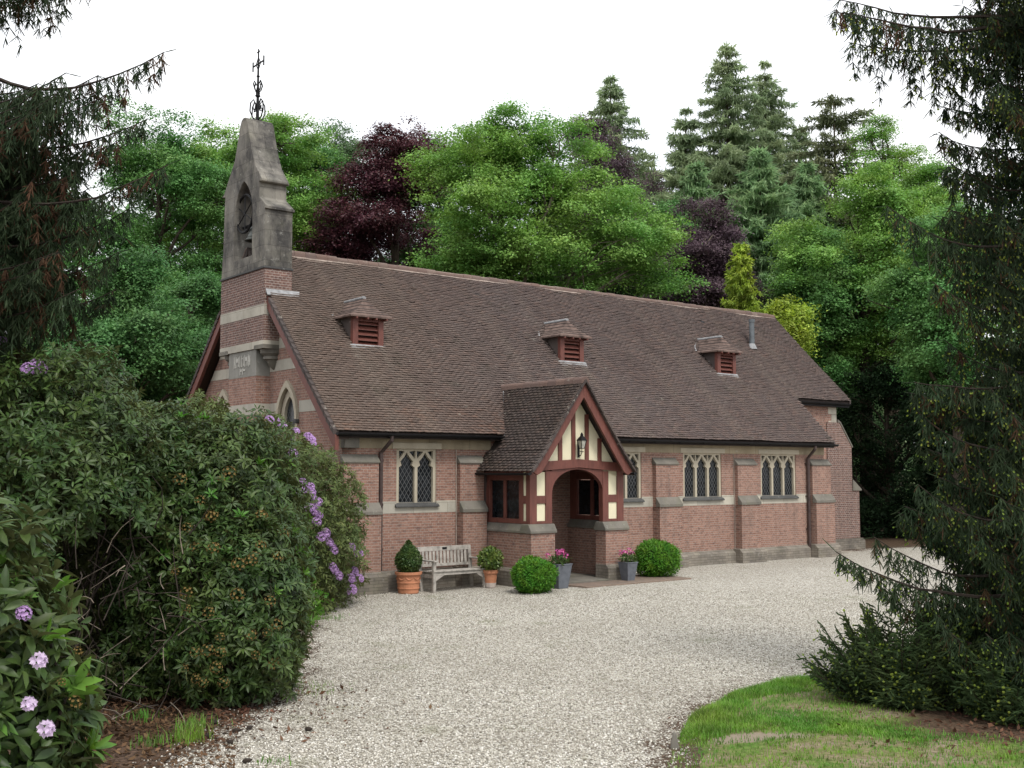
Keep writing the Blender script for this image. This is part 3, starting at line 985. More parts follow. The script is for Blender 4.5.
def downpipe(s, t0, z0, t1, z1, lean=0.0, mat='black', r=0.045):
    m = MB()
    m.tube([(s + lean, t0, z0), (s + lean, t0, z0 - 0.10), (s, t1, z0 - 0.36), (s, t1, z1)], r, 10)
    z = z0 - 0.55
    while z > z1 + 0.2:
        m.lathe([(r + .012, 0), (r + .012, 0.06)], 10, (s, t1, z)); m.box(s - .08, s + .08, t1 + .02, t1 + 0.06, z + 0.015, z + 0.045); z -= 0.95
    m.build('downpipe', M[mat], church)


downpipe(0.93, -0.335, 3.37, -0.065, 0.0, 0.10, 'pipe')
downpipe(15.46, -0.335, 3.37, -0.075, 0.0, 0.0, 'pipe')
downpipe(3.72, -0.10, 2.52, -0.065, 0.05, -0.05, 'pipe')
# thin lightning conductors beside two buttresses
for s in (2.93, 12.27):
    MB().tube([(s, -0.015, 3.1), (s, -0.02, 2.0), (s, -0.045, 1.8), (s, -0.03, 1.6), (s, -0.02, 0.5)], 0.011, 6).build('conductor_cable', M['mortar'], church)

# ---- roof vents, flue
for sv, tv in ((3.0, 3.55), (6.05, 3.62), (8.6, 3.62), (11.7, 3.62), (14.9, 3.60), (17.5, 3.62)):
    zz = roof_z(tv)
    MB().prism([(tv - 0.10, zz - 0.07), (tv + 0.04, zz + 0.08), (tv - 0.08, zz + 0.0)], 's', sv, sv + 0.15).build('roof_vent', M['black'], church)
fl = MB()
fl.tube([(16.5, 2.82, 6.3), (16.5, 2.82, 7.42)], 0.085, 14)
fl.tube([(16.5, 2.82, 7.40), (16.5, 2.82, 7.50)], 0.10, 14)
flue = fl.build('flue_pipe', M['flue'], church, smooth=False)
MB().lathe([(0.17, -0.05), (0.12, 0.06), (0.09, 0.13)], 14, (16.5, 2.82, roof_z(2.82))).build('flashing', M['lead'], flue)

# ---- dormers with louvres


def dormer(s0):
    s1 = s0 + 0.80; tf = 1.71; zb = roof_z(tf)
    tb = lambda z: tf + (z - zb) / RM
    d = MB()
    for a, b_ in ((s0, s0 + 0.03), (s1 - 0.03, s1)):                 # boarded cheeks
        d.prism([(tf + .1, zb - 0.1), (tf + 0.1, 6.22), (tb(6.22) + .1, 6.22), (tb(6.22) + .1, 6.0), (tf + .4, zb - .1)], 's', a, b_)
    cheek = d.build('dormer', M['verge'], church)
    po = MB(); po.box(s0 - 0.01, s0 + 0.13, tf, tf + 0.12, zb - 0.08, 6.2); po.box(s1 - 0.13, s1 + 0.01, tf, tf + 0.12, zb - 0.08, 6.2)
    po.box(s0 + .13, s1 - .13, tf + .01, tf + .11, zb - .05, zb + .05); po.box(s0 + .13, s1 - .13, tf + .01, tf + .11, 6.08, 6.2)
    build_each(po, 'dormer_post', M['maroon'], cheek, bevel=0.006)
    lv = MB(); z = zb + 0.09
    while z < 6.05:
        lv.hexa([(s0 + .12, tf + .02, z - .045), (s1 - .12, tf + .02, z - .045), (s1 - .12, tf + .13, z + .05), (s0 + .12, tf + .13, z + .05),
                 (s0 + .12, tf + .02, z - .025), (s1 - .12, tf + .02, z - .025), (s1 - .12, tf + .13, z + .07), (s0 + .12, tf + .13, z + .07)]); z += 0.125
    lv.build('louvre', M['maroon'], cheek)
    MB().box(s0 + .1, s1 - .1, tf + .14, tf + .16, zb - .05, 6.2).build('dormer_back', M['deck'], cheek)
    # little hipped roof: eaves 6.22, ridge 6.58
    o = 0.16; ez = 6.20; rz = 6.66; cs = (s0 + s1) / 2
    e = [(s0 - o, tf - o, ez), (s1 + o, tf - o, ez), (s1 + o, tb(ez), ez), (s0 - o, tb(ez), ez)]
    r0 = (cs, tf + 0.20, rz); r1 = (cs, tb(rz) + .02, rz)
    m = MB(); vs = e + [r0, r1]
    # bell-cast: a mid ring a little below the straight line
    mid = [tuple(0.5 * a + 0.5 * b for a, b in zip(p, q)) for p, q in ((e[0], r0), (e[1], r0), (e[2], r1), (e[3], r1))]
    mid = [(x, y, z - 0.06) for x, y, z in mid]
    lo = [(x, y, z - 0.04) for x, y, z in e]
    m.add(e + mid + [r0, r1] + lo, [(0, 1, 5, 4), (4, 5, 8), (1, 2, 6, 5), (5, 6, 9, 8), (3, 0, 4, 7), (7, 4, 8, 9), (10, 13, 12, 11), (0, 10, 11, 1), (1, 11, 12, 2), (3, 13, 10, 0)])
    hr = m.build('dormer_roof', M['dormer_tile'], cheek)
    # courses
    cm = MB()
    for k in range(1, 6):
        f0 = k / 6
        def at(p, q, f):
            x = [a + (b - a) * f for a, b in zip(p, q)]
            x[2] -= 0.06 * (1 - abs(2 * f - 1)); return Vector(x)
        A = at(e[0], r0, f0); B = at(e[1], r0, f0); Cc = at(e[2], r1, f0); D = at(e[3], r1, f0)
        for p_, q_ in ((A, B), (B, Cc), (D, A)):
            cm.tube([p_ + Vector((0, 0, .006)), q_ + Vector((0, 0, .006))], 0.011, 4)
    cm.build('dormer_course', M['verge'], cheek)
    ld = MB(); ld.tube([r1, (cs, tf + .28, rz + .01), (cs, tf + .19, rz)], 0.04, 8)
    ld.tube([(s0 - o, tb(ez) - .02, ez + .02), (s0 - o * .3, tb(ez) + .15, ez + .17), r1], 0.035, 6)
    ld.tube([(s1 + o, tb(ez) - .02, ez + .02), (s1 + o * .3, tb(ez) + .15, ez + .17), r1], 0.03, 6)
    tl = tf - 0.10
    ld.hexa([(s0 - .06, tl, roof_z(tl) + .03), (s1 + .06, tl, roof_z(tl) + .03), (s1 + .10, tf, roof_z(tf) + .05), (s0 - .10, tf, roof_z(tf) + .05),
             (s0 - .06, tl, roof_z(tl) + .05), (s1 + .06, tl, roof_z(tl) + .05), (s1 + .05, tf, roof_z(tf) + .08), (s0 - .05, tf, roof_z(tf) + .08)])
    build_each(ld, 'lead_flashing', M['lead'], cheek)
    rf = MB()
    for x in (s0 - 0.02, s0 + 0.27, s1 - 0.30, s1 - 0.02): rf.box(x, x + .035, tf - .18, tf, 6.115, 6.155)
    build_each(rf, 'rafter_end', M['maroon'], cheek)


M['dormer_tile'] = mat_plain('dormer_tile', (0.135, 0.095, 0.08), 0.85, 0.2, var=0.45, scale=5)
for s0 in (1.24, 7.50, 13.62): dormer(s0)

# ---- tower pier and bellcote
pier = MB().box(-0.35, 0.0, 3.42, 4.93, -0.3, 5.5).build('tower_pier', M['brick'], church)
MB().box(-0.356, 0.0, 3.415, 4.935, 4.84, 5.455).build('stone_panel', M['panel'], pier)
MB().box(-0.356, -0.001, 3.415, 4.935, 3.93, 4.19).build('pier_band', M['band'], pier)
st = MB(); rnd = random.Random(11)
# worn raised lettering, too weathered to read
x = 4.62
for w in (0.05, 0.17, 0.05, 0.14, 0.16, 0.10):
    st.box(-0.372, -0.357, x - 0.035, x, 5.08, 5.36)
    if w > 0.08:
        st.box(-0.372, -0.357, x - w, x - w + 0.03, 5.10, 5.33); st.box(-0.371, -0.357, x - w + .03, x - .035, 5.20 + rnd.uniform(-.05, .08), 5.25 + rnd.uniform(.02, .08))
    x -= w + 0.045
x = 4.28
for w in (0.10, 0.12):
    st.box(-0.372, -0.357, x - 0.03, x, 4.90, 5.05); st.box(-0.371, -0.357, x - w, x - .03, 4.93 + rnd.uniform(0, .06), 5.03); x -= w + .05
st.build('worn_lettering', M['letters'], pier, bevel=0.004)
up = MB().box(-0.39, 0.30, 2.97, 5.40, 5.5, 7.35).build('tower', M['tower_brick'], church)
MB().box(-0.396, 0.30, 2.964, 5.406, 6.22, 6.47).build('tower_band', M['band'], up)
MB().box(-0.395, 0.02, 2.965, 5.405, 5.46, 5.63).build('tower_band', M['band'], up)
for tc in (3.195, 5.165):
    cb = MB(); cb.box(-0.41, -0.001, tc - 0.24, tc + 0.24, 5.44, 5.535)
    prof = [(0.02, 4.97), (0.06, 5.02), (0.10, 5.10), (0.13, 5.18), (0.18, 5.21), (0.17, 5.28), (0.22, 5.34), (0.235, 5.44)]
    n = 12; vs = []; fs = []
    for r_, z in prof:
        for k in range(n + 1):
            a = math.pi / 2 + math.pi * k / n
            vs.append((-0.001 + r_ * 1.55 * math.cos(a), tc + r_ * math.sin(a), z))
    for i in range(len(prof) - 1):
        for k in range(n): fs.append((i * (n + 1) + k, i * (n + 1) + k + 1, (i + 1) * (n + 1) + k + 1, (i + 1) * (n + 1) + k))
    fs.append(tuple(range((len(prof) - 1) * (n + 1), len(prof) * (n + 1))))
    cb.add(vs, fs); cb.build('corbel', M['cap'], up)
tl = 2.70
MB().hexa([(-0.36, 2.88, roof_z(2.88) + .03), (0.45, 2.88, roof_z(2.88) + .03), (0.45, 2.965, roof_z(2.965) + .06), (-0.36, 2.965, roof_z(2.965) + .06),
           (-0.36, 2.88, roof_z(2.88) + .05), (0.45, 2.88, roof_z(2.88) + .05), (0.50, 2.965, roof_z(2.965) + .10), (-0.36, 2.965, roof_z(2.965) + .10)]).build('lead_flashing', M['lead'], up)

outline = [(2.97, 7.35), (2.97, 8.70), (2.91, 8.70), (2.91, 8.76), (3.30, 9.03), (3.32, 9.40), (3.20, 9.40), (3.20, 9.46), (3.55, 9.84), (3.80, 10.30), (4.05, 11.02), (4.11, 11.11), (4.20, 11.16),
           (4.32, 11.16), (4.40, 11.11), (4.45, 11.02), (4.74, 10.2), (5.34, 9.48), (5.34, 9.40), (5.27, 9.38), (5.33, 8.0), (5.40, 7.35)]
bc = sheet('bellcote', outline[::1], [lancet(4.18, 1.02, 7.70, 8.70)], 's', -0.40, 0.30, M['bell_stone'], church)
bv = bc.modifiers.new('bevel', 'BEVEL'); bv.width = 0.018; bv.segments = 2; bv.limit_method = 'ANGLE'; bv.angle_limit = R(35)
MB().box(-0.425, 0.325, 2.945, 5.425, 7.30, 7.352).build('drip_course', M['sill'], up, bevel=0.01)
for z0, tt0 in ((8.70, 2.93), (9.40, 3.24)):
    MB().box(-0.425, 0.325, tt0 - 0.02, tt0 + 0.06, z0 - 0.01, z0 + 0.045).build('drip_stone', M['bell_stone'], bc, bevel=0.012)
MB().box(-0.425, 0.325, 5.28, 5.36, 9.39, 9.445).build('drip_stone', M['bell_stone'], bc, bevel=0.012)
bl = MB()
bl.lathe([(0.05, 0.36), (0.10, 0.34), (0.125, 0.28), (0.14, 0.16), (0.17, 0.07), (0.235, 0.0), (0.21, 0.0), (0.13, 0.16)], 22, (-0.14, 4.10, 8.14))
bell = bl.build('bell', M['bell'], bc, smooth=True)
MB().tube([(-0.14, 4.10, 8.2), (-0.14, 4.10, 8.07)], [0.02, 0.05], 10).build('clapper', M['black'], bc)
wh = MB()
ctr = Vector((-0.30, 4.30, 8.82))
wh.tube([ctr + Vector((0, 0.46 * math.cos(a), 0.46 * math.sin(a))) for a in [2 * math.pi * k / 28 for k in range(29)]], 0.032, 6)
for k in range(3):
    a = math.pi * k / 3 + 0.5
    wh.tube([ctr - Vector((0, 0.45 * math.cos(a), 0.45 * math.sin(a))), ctr + Vector((0, 0.45 * math.cos(a), 0.45 * math.sin(a)))], 0.014, 6)
wh.tube([(-0.14, 3.66, 8.56), (-0.14, 4.70, 8.56)], 0.04, 8)
wh.build('bell_wheel', M['black'], bc)

# iron cross finial
fn = MB(); ft, fs_ = 4.24, -0.05
P3 = lambda t, z, s=0.0: (fs_ + s, ft + t, z)
fn.tube([P3(0, 11.10), P3(0, 12.20), P3(0, 12.95)], [0.045, 0.028, 0.018], 8)
fn.lathe([(0.02, 0), (0.07, .05), (0.03, .12)], 8, P3(0, 11.72)); fn.lathe([(0.01, 0), (0.045, .04), (0.012, .1)], 8, P3(0, 12.22))
for z, h in ((12.58, 0.30),):
    fn.tube([P3(-h, z), P3(h, z)], 0.02, 6)
    for sg in (-1, 1):
        fn.tube([P3(sg * h, z - 0.12), P3(sg * h, z + 0.12)], 0.018, 6)
        fn.tube([P3(sg * .13, z), P3(sg * .05, z + .10), P3(0, z + .17)], 0.012, 5); fn.tube([P3(sg * .13, z), P3(sg * .05, z - .10), P3(0, z - .17)], 0.012, 5)
fn.tube([P3(-.07, 12.88), P3(.07, 12.88)], 0.016, 6)
for dx, dy in ((0, 1), (0, -1), (1, 0), (-1, 0)):
    def Q(r_, z): return P3(dy * r_ * .86, z, dx * r_ * .55)
    sp_ = [Q(0.04, 11.16), Q(0.22, 11.20), Q(0.36, 11.36), Q(0.34, 11.56), Q(0.20, 11.66), Q(0.09, 11.56), Q(0.12, 11.42), Q(0.21, 11.42), Q(0.22, 11.5)]
    fn.tube(sp_, 0.017, 6)
    fn.tube([Q(0.02, 11.86), Q(0.14, 11.92), Q(0.22, 12.05), Q(0.17, 12.13), Q(0.10, 12.07)], 0.016, 6)
    fn.tube([Q(0.02, 11.70), Q(0.08, 11.85), Q(0.03, 12.0)], 0.014, 5)
fn.build('cross_finial', M['black'], up)

# ---- porch
PC, PH, PF = 5.085, 1.435, -1.80
PL_, PR_ = PC - PH, PC + PH
BZ = 0.02
porch = MB()
porch.box(PL_, PL_ + 0.28, PF, -0.005, -0.3, 1.27); porch.box(PR_ - 0.28, PR_, PF, -0.005, -0.3, 1.27)
porch.box(PL_ + 0.28, 4.32, PF, PF + 0.34, -0.3, 1.27); porch.box(5.83, PR_ - 0.28, PF, PF + 0.34, -0.3, 1.27)
porch_o = porch.build('porch', M['brick'], church)
pp = MB()
for a, b_ in ((PL_ - .09, 4.33), (5.82, PR_ + .09)):
    pp.prism([(PF - .09, -0.3), (PF - .09, 0.44), (PF - .003, 0.51), (PF + .35, 0.51), (PF + .35, -0.3)], 's', a, b_)
pp.prism([(PL_ - .092, -0.3), (PL_ - .092, 0.44), (PL_ - .003, 0.51), (PL_ - .003, -0.3)], 't', PF + .35, -0.13)
pp.prism([(PR_ + .092, -0.3), (PR_ + .092, 0.44), (PR_ + .003, 0.51), (PR_ + .003, -0.3)], 't', PF + .35, -0.13)
build_each(pp, 'porch_plinth', M['plinth'], porch_o, bevel=0.012)
cp = MB()
for a, b_ in ((PL_ - .03, 4.36), (5.79, PR_ + .03)):
    cp.prism([(PF - .035, 1.268), (PF - .035, 1.32), (PF + .06, 1.47), (PF + .30, 1.47), (PF + .37, 1.34), (PF + .37, 1.268)], 's', a, b_)
cp.prism([(PL_ - .032, 1.27), (PL_ - .032, 1.32), (PL_ + .06, 1.468), (PL_ + .22, 1.468), (PL_ + .31, 1.33), (PL_ + .31, 1.27)], 't', PF + .2, -0.006)
cp.prism([(PR_ + .032, 1.27), (PR_ + .032, 1.32), (PR_ - .06, 1.468), (PR_ - .22, 1.468), (PR_ - .31, 1.33), (PR_ - .31, 1.27)], 't', PF + .2, -0.006)
build_each(cp, 'porch_coping', M['cap'], porch_o, bevel=0.012)
MB().box(PL_ + .281, PR_ - .281, PF + .1, 0.3, -0.2, 0.20).box(4.34, 5.81, PF - 0.12, PF + .1, -0.2, 0.20).build('porch_step', M['cap'], porch_o, bevel=0.015)
# timber frame
F0, F1 = PF + 0.09, PF + 0.23
tb_ = MB()
for a, b_ in ((PL_ + .04, PL_ + .24), (4.14, 4.32), (5.83, 6.01), (PR_ - .24, PR_ - .04)):
    tb_.box(a, b_, F0, F1, 1.47, 2.62)
for a, b_ in ((PL_ + .24, 4.14), (6.01, PR_ - .24)):
    tb_.box(a, b_, F0 + .005, F1, 1.91, 2.08); tb_.box(a, b_, F0 + .005, F1, 1.471, 1.53)
for sx, d in ((PL_, 1), (PR_, -1)):
    e0, e1 = sorted((sx + d * .05, sx + d * .21))
    tb_.box(e0, e1, PF + .36, PF + .49, 1.47, 2.62)      # post between panel and window
    tb_.box(e0, e1, PF + .23, PF + .36, 1.91, 2.08); tb_.box(e0, e1, PF + .23, PF + .36, 1.471, 1.53)
    tb_.box(e0, e1, -0.24, -0.006, 1.47, 2.62); tb_.box(e0, e1, PF + .49, -0.24, 1.471, 1.57); tb_.box(e0, e1, PF + .49, -0.24, 2.42, 2.62)
    g0, g1 = sorted((sx + d * .08, sx + d * .18))
    for tm in (-0.80,): tb_.box(g0, g1, tm, tm + .09, 1.57, 2.42)
    tb_.box(e0, e1, PF + 0.1, -0.006, 2.622, 2.70)     # wall plates
build_each(tb_, 'timber', M['maroon'], porch_o, bevel=0.006)
for sx, d in ((PL_, 1), (PR_, -1)):
    g0, g1 = sorted((sx + d * .12, sx + d * .135))
    MB().box(g0, g1, PF + .5, -0.25, 1.58, 2.41).build('porch_window', M['porch_glass'], porch_o)
pn = MB()
for a, b_ in ((PL_ + .242, 4.138), (6.012, PR_ - .242)):
    pn.box(a, b_, F0 + .03, F1 - .03, 1.532, 1.908); pn.box(a, b_, F0 + .03, F1 - .03, 2.082, 2.60)
for sx, d in ((PL_, 1), (PR_, -1)):
    e0, e1 = sorted((sx + d * .08, sx + d * .19))
    pn.box(e0, e1, PF + .232, PF + .358, 1.532, 1.908); pn.box(e0, e1, PF + .232, PF + .358, 2.082, 2.60)
build_each(pn, 'render_panel', M['cream'], porch_o)
# cambered tie beam with arched braces below it
tie = [(PL_ - .05, 2.60), (4.30, 2.645), (PC, 2.70), (5.87, 2.645), (PR_ + .05, 2.60), (PR_ + .05, 2.80), (PC, 2.89), (PL_ - .05, 2.80)]
MB().prism(tie, 't', F0 - .03, F1 + .02).build('tie_beam', M['maroon'], porch_o, bevel=0.006)
hw = 0.755
arc = [(PC + hw * math.cos(a), 2.15 + 0.51 * math.sin(a)) for a in [math.pi * k / 20 for k in range(21)]]
br1 = [(PC, 2.69)] + [(PC + hw + .01, 2.64)] + [(PC + hw + .01, 2.1), (PC + hw, 2.1)] + arc[:11]
br2 = [(2 * PC - x, z) for x, z in br1][::-1]
MB().prism(br1, 't', F0 + .01, F1 - .02).build('arched_brace', M['maroon'], porch_o)
MB().prism(br2, 't', F0 + .01, F1 - .02).build('arched_brace', M['maroon'], porch_o)


RC, RB, RE = 4.97, 1.15, 1.50
ZB = 4.65 - 1.38 * RB


def prz(s):
    d = abs(s - RC)
    return 4.65 - 1.38 * d if d < RB else ZB - 1.2 * (d - RB)


# gable above the tie beam: cream render between studs
tri = [(PL_ + .05, 2.78), (PC, 2.87), (PR_ - .05, 2.78), (PR_ - .05, prz(PR_ - .05) - .2), (RC, 4.42), (PL_ + .05, prz(PL_ + .05) - .2)]
sheet('gable_render', tri, [], 't', F0 + .02, F1 - .03, M['cream'], porch_o)
sd_ = MB()
for x in (4.56, 4.95, 5.35, 5.74):
    sd_.box(x - .055, x + .055, F0 - .012, F0 + .05, 2.80, prz(x) - .22)
build_each(sd_, 'gable_stud', M['maroon'], porch_o, bevel=0.005)
for d in (1, -1):
    X = lambda k: RC + d * k
    bb = [(RC, 4.60), (X(RB), ZB - .05), (X(RE - .02), ZB - 1.2 * (RE - RB) - .03), (X(RE - .16), ZB - .53), (X(RE - .28), ZB - .47), (X(RB - .15), ZB - .18), (RC, 4.26)]
    MB().prism(bb, 't', -2.05, -1.99).build('porch_bargeboard', M['maroon'], porch_o, bevel=0.006)
# porch roof
proof = MB()
for d in (1, -1):
    X = lambda k: RC + d * k
    proof.prism([(RC, 4.63), (X(RB), ZB - .02), (X(RE - .02), ZB - .02 - 1.2 * (RE - .02 - RB)), (X(RE - .06), ZB - .07 - 1.2 * (RE - .04 - RB)), (X(RB - .03), ZB - .09), (RC, 4.52)], 't', -2.03, -0.02)
    for i in range(7):
        t0_ = -0.02 + i * 0.14; zt = roof_z(t0_ + .07) + .0
        k1 = max(0.0, min(RB, (4.63 - zt) / 1.38))
        if k1 > 0.02: proof.prism([(RC, 4.63), (X(k1), 4.63 - 1.38 * k1), (X(k1), 4.55 - 1.38 * k1), (RC, 4.55)], 't', t0_, t0_ + 0.14)
proof_o = proof.build('porch_roof', M['deck'], porch_o)
for d in (1, -1):
    ln = math.hypot(1, 1.38)
    v_ = (-d / ln, 0, 1.38 / ln); n_ = (d * 1.38 / ln, 0, 1 / ln)
    sl = RB * ln; x0 = RC + d * RB
    def keep_p(u, v, d=d, x0=x0, v_=v_):
        t = -2.08 + u; z = ZB + v * v_[2]
        return z > np.where(t > -0.4, roof_z(t) + 0.0, -9) - 0.08
    tiles('porch_tiling', M['porch_tile'], porch_o, (x0, -2.08, ZB - .01), (0, 1, 0), v_, n_, 3.1, sl, keep_p, seed=20 + d)
    l2 = math.hypot(1, 1.2)
    tiles('porch_tiling', M['porch_tile'], porch_o, (RC + d * (RE + .03), -2.08, prz(RC + RE + .03) - .01), (0, 1, 0), (-d / l2, 0, 1.2 / l2), (d * 1.2 / l2, 0, 1 / l2), 2.05, (RE - RB + .03) * l2 + 0.06, lambda u, v: v > -1, seed=30 + d)
    vv = MB()
    def step_pts(k): return RC + d * k, prz(RC + d * k)
    k = RE + .02
    while k > 0.05:
        k2 = max(0.0, k - 0.145)
        (xa, za), (xb, zb_) = step_pts(k), step_pts(k2)
        vv.prism([(xa, za + .04), (xb, zb_ + .01), (xb, zb_ - .05), (xa, za - .03)], 't', -2.13, -2.0); k = k2 + 0.02
        if k2 <= 0: break
    vv.build('porch_verge', M['verge'], porch_o)
    gm = MB()
    gs = RC + d * (RE + .06)
    pr = [(gs + .055 * math.cos(a), prz(RC + RE) - .06 + .055 * math.sin(a)) for a in [math.pi + math.pi * k / 8 for k in range(9)]]
    gm.prism(pr, 't', -2.06, -0.02)
    gm.build('porch_gutter', M['black'], porch_o)
rg = MB(); t = -2.10; rnd = random.Random(8)
while t < 0.85:
    dz = rnd.uniform(-.006, .006)
    prof = [(RC + .11 * math.cos(a), 4.655 + dz + .07 * math.sin(a)) for a in [math.pi * k / 6 for k in range(7)]]
    rg.prism([(RC + .12, 4.57 + dz)] + prof + [(RC - .12, 4.57 + dz)], 't', t, t + .294); t += .3
rg.build('porch_ridge', M['ridge'], porch_o)
# lead in the valley against the main roof
vl = MB()
for d in (1, -1):
    pts = []
    for k in (0.03, 0.3, 0.6, 0.81, 0.95):
        z = 4.66 - 1.38 * k; tq = (z - 3.43) / RM - .3
        pts.append((RC + d * (k + .0), tq - 0.01, z + .035))
    vl.tube(pts, 0.018, 6)
vl.build('valley_lead', M['lead'], porch_o)
# inside of the porch: door
dr = MB()
dr.prism([(x, z) for x, z in lancet(5.08, 1.10, 0.2, 1.78)], 't', 0.12, 0.18)
door = dr.build('door', M['dark_wood'], church)
MB().box(4.62, 5.50, 0.10, 0.119, 0.65, 0.70).box(4.62, 5.50, 0.10, 0.119, 1.55, 1.60).build('hinge', M['black'], door)
MB().lathe([(0.03, 0), (0.05, .03), (0.02, .06)], 10, (5.45, 0.10, 1.15)).build('handle', M['black'], door)
fr = sheet('door_frame', lancet(5.08, 1.159, 0.201, 1.75), [lancet(5.08, 1.0, 0.0 + .2005, 1.78)], 't', -0.03, 0.10, M['frame_stone'], porch_o)
# floor of the nave, behind the opaque panes
MB().box(0.45, 18.3, 0.45, 7.9, 0.0, 0.15).build('nave_floor', M['inside'], church)
# ------------------------------------------------------------------ things in front of the church


def on_ground(s, t):
    p = W(s, t); return Vector((p.x, p.y, gz(p.x, p.y)))


# paving in front of the porch
zp = gz(*W(5.6, -2.4).xy) + 0.03
po = MB().prism([(4.5, -2.62), (7.75, -2.62), (7.8, -1.25), (6.62, -1.25), (6.62, -1.93), (4.42, -1.93)], 'z', zp - 0.3, zp)
ob = po.build('paving', M['paving'], None, bevel=0.01)
ob.location = W(0, 0, 0); ob.rotation_euler = (0, 0, AX)
tag(ob, kind='structure')

# wall lantern on the porch gable
lan = empty('wall_lantern', W(5.06, PF + 0.06, 2.98), AX)
lan.scale = (0.74,) * 3
tag(lan, 'black wall lantern hanging on the cream gable of the porch', 'lantern')
b = MB(); ty = -0.17
for z0, z1, w0, w1 in ((0.20, 0.44, 0.055, 0.10),):
    for sx, sy in ((1, 1), (1, -1), (-1, 1), (-1, -1)):
        b.tube([(sx * w0, ty + sy * w0, z0), (sx * w1, ty + sy * w1, z1)], 0.011, 5)
    for w, z in ((w0, z0), (w1, z1)):
        c = [(sx * w, ty + sy * w, z) for sx, sy in ((1, 1), (1, -1), (-1, -1), (-1, 1), (1, 1))]
        b.tube(c, 0.013, 5)
b.build('cage', M['black'], lan)
g = MB(); g.hexa([(-.05, ty - .05, .205), (.05, ty - .05, .205), (.05, ty + .05, .205), (-.05, ty + .05, .205), (-.093, ty - .093, .435), (.093, ty - .093, .435), (.093, ty + .093, .435), (-.093, ty + .093, .435)])
g.build('glass', M['glow_glass'], lan)
c = MB(); c.lathe([(0.165, .44), (0.15, .46), (0.09, .53), (0.045, .58), (0.05, .61), (0.012, .68)], 4, (0, ty, 0)); c.build('cap', M['black'], lan)
k = MB(); k.box(-.035, .035, -0.03, 0.0, -0.08, 0.42)
k.tube([(0, -.02, .02), (0, -.10, -.03), (0, -.17, .06), (0, ty, .2)], 0.013, 6); k.tube([(-.07, ty, .10), (.07, ty, .10)], 0.012, 5)
k.build('bracket', M['black'], lan)


# garden bench
def make_bench():
    root = empty('garden_bench', on_ground(1.70, -0.95), AX)
    tag(root, 'weathered grey teak garden bench with slatted back against the brick wall', 'bench')
    L = 1.40; D = 0.55
    for x in (0.0, L - .07):
        MB().box(x, x + .07, 0, .07, 0, .64).build('leg', M['teak'], root, bevel=.005)
        MB().hexa([(x, D - .07, 0), (x + .07, D - .07, 0), (x + .07, D, 0), (x, D, 0), (x, D + .06, .93), (x + .07, D + .06, .93), (x + .07, D + .12, .93), (x, D + .12, .93)]).build('leg', M['teak'], root, bevel=.005)
        MB().box(x - .01, x + .08, -.05, D + .04, .641, .675).build('armrest', M['teak'], root, bevel=.008)
        MB().box(x + .01, x + .06, .071, D - .07, .30, .37).build('side_rail', M['teak'], root, bevel=.004)
    f = MB(); f.box(.07, L - .07, .01, .05, .36, .43); f.box(.07, L - .07, D - .05, D - .01, .36, .42)
    for sx, d in ((.07, 1), (L - .07, -1)): f.prism([(sx, .36), (sx + d * .22, .36), (sx, .24)], 't', .015, .045)
    f.build('seat_frame', M['teak'], root, bevel=.004)
    m = MB()
    for i in range(6):
        y = -.02 + i * .088; m.box(.005, L - .005, y, y + .07, .432 - i * .004, .455 - i * .004)
    m.build('seat', M['teak'], root, bevel=.004)
    bk = MB()
    def back(z): return D - .02 + .06 * z / .93 + .03
    for z0, z1 in ((.50, .56), (.83, .93)):
        bk.hexa([(.07, back(z0), z0), (L - .07, back(z0), z0), (L - .07, back(z0) + .035, z0), (.07, back(z0) + .035, z0), (.07, back(z1), z1), (L - .07, back(z1), z1), (L - .07, back(z1) + .035, z1), (.07, back(z1) + .035, z1)])
    n = 13
    for i in range(n):
        x = .11 + i * (L - .28) / (n - 1)
        bk.hexa([(x, back(.56) + .005, .561), (x + .06, back(.56) + .005, .561), (x + .06, back(.56) + .025, .561), (x, back(.56) + .025, .561), (x, back(.83) + .005, .829), (x + .06, back(.83) + .005, .829), (x + .06, back(.83) + .025, .829), (x, back(.83) + .025, .829)])
    bk.build('backrest', M['teak'], root, bevel=.003)
    MB().box(L / 2 - .06, L / 2 + .06, back(.88) - .006, back(.88) + .002, .855, .905).build('plaque', M['black'], root)


make_bench()
# ------------------------------------------------------------------ foliage
F_PX = 1131.4


def at_px(px, depth, z=None):
    x = (px - 512) / F_PX * depth
    return Vector((x, depth, gz(x, depth)))


def px_z(py, depth):
    return EYE + (472 - py) / F_PX * depth


def unit(v):
    return v / (np.linalg.norm(v, axis=1, keepdims=True) + 1e-9)


def rand_dirs(r, n):
    return unit(r.normal(size=(n, 3)))


def leaf_quads(P, D, N, L, Wd):
    """diamond leaves: one quad each"""
    S = unit(np.cross(D, N)) * (Wd / 2)[:, None]
    M_ = P + D * (L * 0.45)[:, None]
    V_ = np.stack([P, M_ + S, P + D * L[:, None], M_ - S], 1).reshape(-1, 3)
    return V_, np.arange(len(V_)).reshape(-1, 4)


